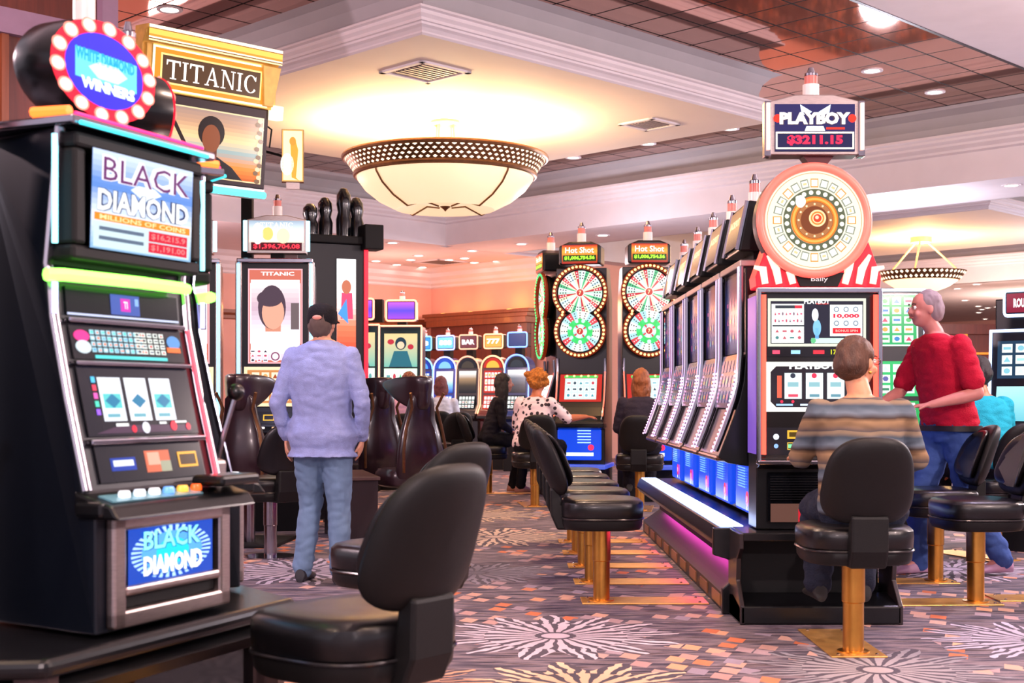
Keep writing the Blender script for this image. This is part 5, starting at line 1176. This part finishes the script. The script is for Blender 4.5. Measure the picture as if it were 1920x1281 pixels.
# ---- end machine with the big roulette topper
def big_wheel_machine():
    t = thing('roulette_topper_machine', 'tall machine with big red-rimmed roulette wheel topper and PLAYBOY sign at the right', 'slot machine', (1.655, 7.2, 0))
    F = [(.49, .06), (.82, .06), (.85, -.03), (.88, -.03), (.9, .0), (1.785, .0)]
    body(t, F, [(.49, .3), (1.785, .3)], .325, BLACK)
    for q in ((-.335, .335, -.03, .02, 1.77, 1.8), (-.335, .335, -.06, .02, .845, .87)): mb = MB(); mb.box(*q); mb.build('cross_trim', CHROME, t, bevel=.006)
    for x in (-.31, .31):
        rail(t, [(.87, -.02), (1.78, -.02)], x * 1.05, .014, CHROME)
        neon(t, [(x * .97, -.03, .9), (x * .97, -.03, 1.76)], .013, '#ff4030', 'red_neon_column', 2.4)
        mb = MB(); mb.box(x * 1.06 - .006, x * 1.06 + .006, .02, .27, .9, 1.76); mb.build('violet_side_panel', mat('violet side', '#6a50a0', .3, emit='#8a60ff', es=.25), t)
    s = SC(.53, .26, '#d8dcc8', .0009); s.rect(-.25, -.115, .25, .115, '#1a1c2c'); s.rect(-.245, -.11, -.07, .1, '#eef0ec', 2); s.rect(-.225, .075, -.09, .092, '#303840', 3); s.rect(-.12, .075, -.08, .092, '#d03040', 4)
    s.symbols(-.235, -.01, -.075, .065, 8, 2, ['#c04860', '#806878', '#e06080'], '#f4f4f2', 3); s.rect(-.24, -.022, -.07, -.015, '#2a3038', 3); s.symbols(-.235, -.1, -.075, -.03, 4, 2, ['#408080', '#c05060'], '#f0f2ec', 3)
    s.rect(.07, -.075, .245, .095, '#f0f2ee', 2)
    for k in range(3): s.ring(.105 + k * .052, .07, .009, .015, '#8090a0', 3, n=12); s.ring(.105 + k * .052, -.005, .009, .015, '#8090a0', 3, n=12)
    s.text('10,000', .158, .033, .14, .026, '#e02040', 4, .05); s.rect(.085, -.06, .235, -.03, '#d81828', 3); s.text('BONUS SPIN', .16, -.045, .12, .012, '#ffc0b0', 4)
    s.disc(-.01, .04, .018, '#e8f0ff', 3, .035); s.disc(0, -.03, .022, '#80c0f0', 3, .045); s.rect(-.01, -.09, .01, -.03, '#60a0e0', 3); s.rect(-.03, -.112, .24, -.085, '#c8e8d8', 3); s.disc(-.02, -.098, .014, '#60c080', 4)
    s.text('PLAYBOY', 0, .112, .14, .026, '#ffffff', 5, .04); s.text('PLAYBOY', .03, .1, .07, .008, '#ff4030', 5)
    put(s, 'upper_screen', t, F, 1.48, 1.745, x=-.01)
    s = SC(.53, .05, '#0c0c12'); s.rect(-.24, -.01, -.2, .01, '#ff5070'); s.rect(-.14, -.01, -.09, .01, '#a0d8ff'); s.rect(-.02, -.01, .04, .01, '#ff3040'); s.text('17', .09, 0, .03, .026, '#e0e020'); put(s, 'led_strip', t, F, 1.43, 1.475, x=-.01)
    s = SC(.55, .27, '#e8e4dc', .0009); s.poly([(-.22, .11), (.22, .11), (.25, .08), (.25, -.08), (.22, -.11), (-.22, -.11), (-.25, -.08), (-.25, .08)], '#201c24')
    for i in range(3):
        x = -.13 + i * .115; s.rect(x - .045, -.065, x + .048, .075, '#dfeff2', 2); s.rect(x - .028, .0, x + .03, .025, '#8ab8c0', 3); s.disc(x, .06, .014, '#303848' if i == 0 else '#e03050', 3); s.rect(x - .025, -.055, x + .028, -.04, '#e04860' if i == 0 else '#6090a0', 3)
    s.rect(-.215, -.06, -.19, .06, '#e06048', 2); s.rect(-.22, -.103, -.13, -.092, '#a0c8f8', 2); s.rect(-.09, -.103, .02, -.092, '#d0e0ff', 2)
    for x in (-.19, -.13, .0): s.disc(x, -.08, .008, '#ff3050', 3)
    s.text('PLAYBOY', -.02, .112, .26, .034, '#ffffff', 4, .05)
    put(s, 'reel_screen', t, F, 1.13, 1.4, x=-.01)
    s = SC(.55, .16, '#17151b', .0009); s.disc(-.22, .03, .016, '#e8f0ff'); s.disc(-.22, -.02, .012, '#90b8ff'); s.frame(-.16, .02, -.05, .065, .01, '#e8b038', 2); s.rect(-.15, .03, -.06, .055, '#4a3808'); s.rect(-.16, -.03, -.05, -.01, '#80e0a0'); s.frame(-.16, -.04, -.05, .0, .005, '#d8b048', 2)
    put(s, 'bill_panel', t, F, .9, 1.03, x=-.01)
    mb = MB(); mb.box(-.27, .27, .05, .066, .53, .8); bl = mb.build('belly_door', SCREENB, t, bevel=.006)
    s = SC(.5, .1, '#5a3a30', .001); s.rect(-.1, -.05, .25, .02, '#c01828'); s.rect(.05, -.05, .25, .0, '#ff3040', 2); s.build('belly_glow', bl, (0, .044, .58), mt='lit screen')
    mb = MB()
    for k in range(10): mb.box(-.25, .25, .042, .05, .65 + k * .014, .655 + k * .014)
    mb.build('louvre', BLACK, bl)
    # striped wedge under the wheel
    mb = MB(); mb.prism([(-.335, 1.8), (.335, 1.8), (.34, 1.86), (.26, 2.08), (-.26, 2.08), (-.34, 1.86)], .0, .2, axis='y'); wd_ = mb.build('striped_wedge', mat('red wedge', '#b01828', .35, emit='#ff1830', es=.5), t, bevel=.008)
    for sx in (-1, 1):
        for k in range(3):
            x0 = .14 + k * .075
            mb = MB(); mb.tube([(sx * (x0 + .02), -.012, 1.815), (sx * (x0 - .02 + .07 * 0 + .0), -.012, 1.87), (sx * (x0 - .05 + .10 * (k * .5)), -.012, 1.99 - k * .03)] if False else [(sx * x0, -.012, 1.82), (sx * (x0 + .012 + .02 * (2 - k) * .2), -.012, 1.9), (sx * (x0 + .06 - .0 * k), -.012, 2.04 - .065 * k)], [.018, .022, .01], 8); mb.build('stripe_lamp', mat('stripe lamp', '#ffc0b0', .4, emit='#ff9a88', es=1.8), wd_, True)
    mb = MB(); mb.prism([(-.1, 1.805), (.1, 1.805), (.135, 1.88), (-.135, 1.88)], -.02, 0, axis='y'); mb.build('maker_plate', BLACKM, wd_)
    s = SC(.001, .001, None); s.text('Bally', 0, 0, .09, .032, '#f0d8d8', 1, .0); s.build('maker_name', wd_, (0, -.022, 1.842), mt='lit screen', base=0)
    # the wheel
    cz_, cy_ = 2.16, -.02; x0 = -.03
    mb = MB(); mb.lathe([(.30, -.14), (.312, -.1), (.312, .0), (.30, .012)], (x0, cy_, cz_), 64, axis='y'); wh = mb.build('wheel_drum', mat('wheel drum', '#4a3c40', .4, .2), t, True)
    mb = MB(); mb.tube([(x0 + .288 * math.cos(2 * math.pi * i / 64), cy_ - .012, cz_ + .288 * math.sin(2 * math.pi * i / 64)) for i in range(64)], .024, 10, closed=True); mb.build('red_rim', mat('red rim', '#ff7060', .35, emit='#ff4a40', es=1.25), wh, True)
    s = SC(.001, .001, None, .001); s.disc(0, 0, .268, '#fff0d0', 1, n=64); s.ring(0, 0, .252, .256, '#c8a070', 2, n=64)
    for i in range(24):
        a = R(15 * i); ca, sa = math.cos(a), math.sin(a); c = .2; h = .021
        def q(u, v_): return ((c + u) * ca - v_ * sa, (c + u) * sa + v_ * ca)
        s.poly([q(-h - .003, -h), q(h + .003, -h), q(h + .003, h), q(-h - .003, h)], '#8a9080' if i % 3 else '#e09850', 2); s.poly([q(-h + .004, -h + .005), q(h - .004, -h + .005), q(h - .004, h - .005), q(-h + .004, h - .005)], '#fffdf0', 3)
        if i % 3 == 1: s.poly([q(-.006, -.01), q(.006, -.01), q(.006, .01), q(-.006, .01)], '#f0c890', 4)
    s.ring(0, 0, .128, .168, '#5a6048', 2, n=64)
    for i in range(24): a = R(15 * i + 7); s.disc(.149 * math.cos(a), .149 * math.sin(a), .0125, '#fffae0', 3, n=12)
    s.disc(0, 0, .128, '#e87820', 4, n=48); s.ring(0, 0, .108, .12, '#ffb050', 5, n=48); s.disc(0, 0, .1, '#7a3c18', 5, n=40); s.ring(0, 0, .075, .098, '#b07040', 6, n=32)
    for i in range(12): a = R(30 * i); s.disc(.086 * math.cos(a), .086 * math.sin(a), .006, '#ffe0b0', 7, n=8)
    s.disc(.015, .01, .046, '#ffd8a0', 8, n=32); s.ring(.015, .01, .028, .036, '#f08030', 9); s.disc(.015, .01, .022, '#ff4020', 9); s.disc(.012, .014, .01, '#ffd0b0', 10)
    s.disc(-.075, .1, .028, '#fff8f0', 6, .034, 16)
    s.build('wheel_face', wh, (x0, cy_ - .014, cz_), mt='lit screen', base=0)
    # sign
    mb = MB(); mb.prism([(-.05, 2.47), (.05, 2.47), (.09, 2.52), (-.09, 2.52)], .0, .1, axis='y'); mb.build('sign_neck', mat('red-lit neck', '#501018', .4), t)
    xo = -.03
    mb = MB(); mb.prism([(xo - .24, 2.51), (xo + .24, 2.51), (xo + .24, 2.8), (xo + .1, 2.835), (xo - .1, 2.835), (xo - .24, 2.8)], -.04, .1, axis='y'); sg = mb.build('sign_box', STEEL, t, bevel=.006)
    s = SC(.43, .255, '#1a1a3c', .001); s.rect(-.215, -.03, .215, .127, '#23204c'); s.poly([(-.08, .125), (-.015, .085), (-.04, .07), (-.07, .07)], '#dce8ff', 2); s.poly([(.085, .125), (.02, .085), (.04, .07), (.075, .07)], '#dce8ff', 2)
    s.disc(-.2, .05, .022, '#ff3020', 2); s.disc(.2, .05, .022, '#ff3020', 2); s.text('PLAYBOY', 0, .048, .38, .07, '#403040', 3, .1); s.text('PLAYBOY', 0, .05, .38, .066, '#fff4ec', 4, .06)
    s.poly([(-.055, -.018), (.055, -.018), (.045, .008), (-.045, .008)], '#f4f6ff', 3); s.rect(.06, -.01, .16, .002, '#e03020', 3)
    s.frame(-.21, -.115, .21, -.022, .009, '#fff0d8', 3); s.text('$3211.15', 0, -.068, .3, .055, '#ff2848', 4, .05); s.build('jackpot_face', sg, (xo, -.046, 2.655), mt='lit sign')
    for sx in (-1, 1):
        mb = MB(); mb.box(xo + sx * .252 - .018, xo + sx * .252 + .018, -.05, .02, 2.5, 2.8); mb.build('tube_holder', CHROME, sg, bevel=.006)
        neon(sg, [(xo + sx * .252, -.06, 2.535), (xo + sx * .252, -.06, 2.785)], .01, '#ffb8a0', 'sign_tube', 2.4)
    candle(t, xo, .05, 2.83, .17, .045)
    return t
bw = big_wheel_machine()
eb = thing('slot_end_stand', 'black open footed base under the roulette topper machine at the row end', 'stand', (1.65, 7.1, 0))
mb = MB(); mb.box(-.42, .4, .0, .36, .44, .485); mb.build('top_board', BLACK, eb, bevel=.006)
mb = MB(); mb.box(-.40, .38, .3, .36, .1, .44); mb.build('back_panel', BLACKM, eb)
mb = MB(); mb.prism([(-.03, 0), (.34, 0), (.34, .12), (.2, .14), (-.03, .1)], -.44, .42); mb.build('foot_step', BLACK, eb, bevel=.01)
for x in (-.44, .40):
    mb = MB(); mb.prism([(-.03, 0), (.36, 0), (.36, .48), (.0, .48), (.0, .4), (.08, .34), (.1, .22), (-.03, .1)], x, x + .025); mb.build('side_panel', mat('brown side panel', '#241b1c', .3, coat=.3), eb, bevel=.004)
# machines on the far side of the bank (their backs share the row)
for i in range(3): dup(cmn, (1.99 - .0, 8.15 + .86 * i, 0), 90, ['curved machine on the right side of the bank, nearest the empty right-edge stool', 'middle curved machine on the right side of the bank, behind the woman in stripes', 'far curved machine on the right side of the bank, behind the woman in stripes'][i])
mb = MB(); mb.prism([(1.68, 0), (2.14, 0), (2.14, .12), (2.0, .2), (2.2, .4), (2.2, .48), (1.68, .48)], 7.46, 12.1, axis='y'); mb.build('right_step', BLACK, bb, bevel=.008)
mb = MB(); mb.box(2.05, 2.18, 7.5, 12.05, .481, .487); mb.build('right_ledge_light', MT['ledge light'], bb)

# ---- generic machines of the back of the hall
def box_machine(name, label, w, zt, sign, col, screens, group=None, arch=False, loc=(0, 0, 0), yaw=0, edge=None, signcol='#4060c0', signtext=None, stand=.45, candle_=True, signscr=None):
    t = thing(name, label, 'slot machine', loc, yaw, group)
    F = [(stand, .02), (.82, .02), (.86, -.12), (.92, -.12), (1.0, -.02), (1.1, .04), (zt, .08)]
    h2 = w / 2
    body(t, F, [(stand, .5), (zt, .5)], h2 - .01, col)
    mb = MB(); mb.box(-h2 + .01, h2 - .01, 0, .5, 0, stand); mb.build('stand', BLACKM, t)
    mb = MB(); mb.box(-h2, h2, -.14, .04, .86, .91); mb.build('button_deck', BLACK, t, bevel=.01)
    buttons(t, .91, -.08, [-h2 * .5, 0, h2 * .5], ['#ffffff', '#ffe0a0', '#ff8060'])
    if edge:
        for x in (-h2 + .005, h2 - .005): neon(t, [(x, interp(F, z) - .01, z) for z in (.95, 1.1, zt)], .012, edge, 'edge_tube', 1.7)
        if arch: neon(t, [(a, .06, b_) for a, b_ in arcpts(0, zt, h2 - .01, 0, 180, 14)], .014, edge, 'arch_tube', 1.7)
        else: neon(t, [(-h2, .06, zt), (h2, .06, zt)], .012, edge, 'top_tube', 1.7)
    if arch:
        mb = MB(); mb.prism([(h2 - .02, zt - .01)] + arcpts(0, zt, h2 - .02, 0, 180, 14) + [(-h2 + .02, zt - .01)], .08, .42, axis='y'); mb.build('arch_top', col, t, bevel=.006)
        s = SC(.001, .001, None, .0015); s.poly(arcpts(0, 0, h2 - .05, 0, 180, 14), screens[0][3][0], 1); s.poly(arcpts(0, 0, h2 - .1, 0, 180, 12), screens[0][3][1], 2); s.build('arch_glass', t, (0, .07, zt + .01), mt='lit screen', base=0)
    for z0, z1, kind, cols in screens:
        s = SC(w - .12, z1 - z0, cols[0], .0015); ww, hh = (w - .12) / 2, (z1 - z0) / 2
        if kind == 'sym': s.symbols(-ww * .92, -hh * .9, ww * .92, hh * .9, 5, 3, cols[1:], cols[1] if len(cols) < 3 else '#eef4ee')
        elif kind == 'grid': s.symbols(-ww * .9, -hh * .9, ww * .9, hh * .9, 5, 5, cols[1:], '#e8f4ec')
        elif kind == 'figure':
            s.grad(-ww, -hh, ww, hh, cols[1:3], 1); s.disc(0, hh * .4, ww * .34, cols[4], 2, hh * .38); s.disc(0, hh * .3, ww * .22, cols[3], 3, hh * .22); s.poly([(-ww * .7, -hh), (-ww * .4, -hh * .05), (ww * .4, -hh * .05), (ww * .7, -hh)], cols[5], 2); s.disc(-ww * .6, hh * .5, ww * .2, cols[6], 3, hh * .16); s.disc(ww * .6, hh * .2, ww * .18, cols[6], 3, hh * .16)
        elif kind == 'grad': s.grad(-ww, -hh, ww, hh, cols, 1)
        s.frame(-ww, -hh, ww, hh, .012, '#ffffff', 6) if kind == 'grid' else None
        put(s, 'screen', t, F, z0, z1)
    if sign:
        z0, z1, sw = sign
        mb = MB(); mb.box(-.06, .06, .15, .3, zt + (h2 if arch else 0) - .06, z0 + .02); mb.build('sign_neck', BLACKM, t)
        mb = MB(); mb.box(-sw / 2, sw / 2, .1, .3, z0, z1); sg = mb.build('sign_box', BLACK, t, bevel=.02)
        s = SC(sw - .05, z1 - z0 - .05, signcol, .0015)
        if signscr: s.grad(-(sw - .05) / 2, -(z1 - z0 - .05) / 2, (sw - .05) / 2, (z1 - z0 - .05) / 2, signscr, 1)
        if signtext: s.text(signtext, 0, 0, sw * .7, (z1 - z0) * .36, '#ffffff', 4, .04)
        s.build('sign_face', sg, (0, .094, (z0 + z1) / 2), mt='lit sign')
        e_ = edge or '#ff90c0'; a, b_ = sw / 2, (z1 - z0) / 2; zc = (z0 + z1) / 2
        mb = MB(); mb.tube([(x, .095, zc + z) for x, z in rrect(sw, z1 - z0, .03, 3)], .013, 6, closed=True); mb.build('sign_rim', mat('neon %s 1.7' % e_, e_, .4, emit=e_, es=1.7), sg, True)
        if candle_: candle(t, 0, .2, z1, .14, .04)
    return t
FIG = ['#e8d8b0', '#78b8a8', '#e8c890', '#f0c8a8', '#203848', '#2c6878', '#b83040']
p = at(750, 748, 17.5)
a = box_machine('purple_topped_machine', 'machine with purple screen sign and costumed figure picture, left of the small blue machines', .56, 2.16, (2.23, 2.50, .40), mat('teal bezel', '#12303c', .3),
    [(1.62, 2.06, 'figure', FIG), (1.06, 1.6, 'sym', ['#d8f0d8', '#48b070', '#e0f0e0', '#60a0a0', '#c04050'])], edge='#ff9a80', loc=(p.x, 17.5, 0), yaw=-4, signscr=['#8a40d8', '#5040c0', '#a850e0'])
dup(a, (at(670, 0, 17.2).x, 17.2, 0), 0, 'machine with magenta screen sign and costumed figure picture, just right of the standing man')
for i, (px, Y, c, edge, sc_, scol, txt) in enumerate([
    (788, 23.5, '#1c2f7a', '#70c8ff', ['#1838a0', '#50a0ff', '#c8e8ff'], '#3080e0', '88'), (831, 23.2, '#2038a0', '#a0b0ff', ['#2050c0', '#80c0ff', '#f0f8ff'], '#60b0f0', '888'), (874, 22.9, '#1a1a24', '#c89078', ['#141820', '#403830', '#a08060'], '#602830', 'BAR'),
    (921, 22.6, '#501018', '#ffb080', ['#c02818', '#ffb040', '#fff0c0'], '#e09040', '777'), (966, 22.0, '#16306a', '#7098ff', ['#101418', '#283038', '#506070'], '#203060', '')]):
    lab = ['blue arched small machine, leftmost of the row below the big chandelier', 'blue arched small machine with bright white-blue screen, second of the small row', 'dark arched small machine with unlit upper screen in the small row',
           'red arched small machine with orange screen in the small row', 'dark blue small machine behind the dark haired woman, rightmost of the small row'][i]
    o = box_machine('arched_slot_machine', lab, .44, 1.72, (2.06, 2.30, .34), mat('cab ' + c, c, .35, coat=.2), [(1.3, 1.68, 'grad' if i in (1, 2, 4) else 'sym', [sc_[0], sc_[1], sc_[2], '#ffffff']), (1.02, 1.26, 'sym', [sc_[0], '#d0e0f0', sc_[2], '#ff6060'])],
        arch=True, edge=edge, loc=(at(px, 0, Y).x, Y, 0), yaw=-22, signcol=scol, signtext=txt or None)
mb = MB(); mb.box(-.1, .1, -.05, .1, 0, .3); mb.build('speaker', BLACKM, a, loc=(-.36, .2, 2.22))
g = box_machine('green_slot_machine', 'bright green screen machine between the roulette topper machine and the man in red', .64, 2.07, None, NAVY,
    [(1.62, 2.04, 'grid', ['#20a860', '#d04060', '#3080c0', '#40b060', '#e0a040']), (1.22, 1.5, 'sym', ['#30b868', '#c8e8d8', '#6060a0', '#408060']), (.98, 1.19, 'sym', ['#20a050', '#e8f0f0', '#d04060', '#6080c0'])], edge='#c8d8ff', loc=(2.98, 10.6, 0), yaw=-2)
rm = box_machine('silver_edged_machine', 'dark machine with silver edges and blue screen at the right frame edge', .7, 1.74, (1.86, 2.06, .62), NAVY,
    [(1.36, 1.66, 'sym', ['#1c3850', '#80c0d0', '#d0f0f0', '#a0e0e0']), (1.02, 1.3, 'grad', ['#70c0d0', '#a8e8e8'])], edge='#b8d0ff', loc=(4.06, 10.4, 0), yaw=-38, signcol='#70182c', signtext='ROULETTE POKER')
for ch_ in rm.children:
    if ch_.name.startswith('sign_box'): ch_.scale.x = .8
mb = MB(); mb.box(-.34, .1, .16, .32, 1.74, 2.0); mb.build('back_box', BLACK, rm, bevel=.01)
# distant machines in the right background
for i, (px, Y, cc) in enumerate([(1840, 24, '#50d070'), (1778, 24.6, '#8090ff'), (1900, 26, '#60d0ff')]):
    box_machine('distant_slot_machine', 'tiny distant machine with %s screen behind the man in red' % ['green', 'violet', 'pale blue'][i], .5, 1.5, None, NAVY, [(1.12, 1.42, 'grad', [cc, '#f0fff0'])], loc=(at(px, 0, Y).x, Y, 0))

t = thing('chair_base_box', 'low dark brown chair base box on the carpet just right of the standing man', 'cabinet', (-1.38, 11.6, 0), 20)  # stands for the box base of a game chair
mb = MB(); mb.prism([(-.2, 0), (.4, 0), (.4, .53), (-.2, .5)][::1], -.17, .17); mb.build('case', mat('dark brown case', '#2a2022', .4), t, bevel=.006)
mb = MB(); mb.prism([(-.22, .5), (.42, .53), (.42, .56), (-.22, .53)], -.185, .185); mb.build('top_board', mat('dark brown top', '#54403c', .35), t, bevel=.004)
stool(-1.25, 16.05, 180, 'black stool under the woman in the pale pink top')
stool(-1.03, 19.15, 180, 'black stool under the person in the white top')
stool(3.6, 9.93, 200, 'black stool under the person in teal')
stool(3.5, 8.0, -90, 'black stool cut by the right frame edge, only its blue-lit back showing')
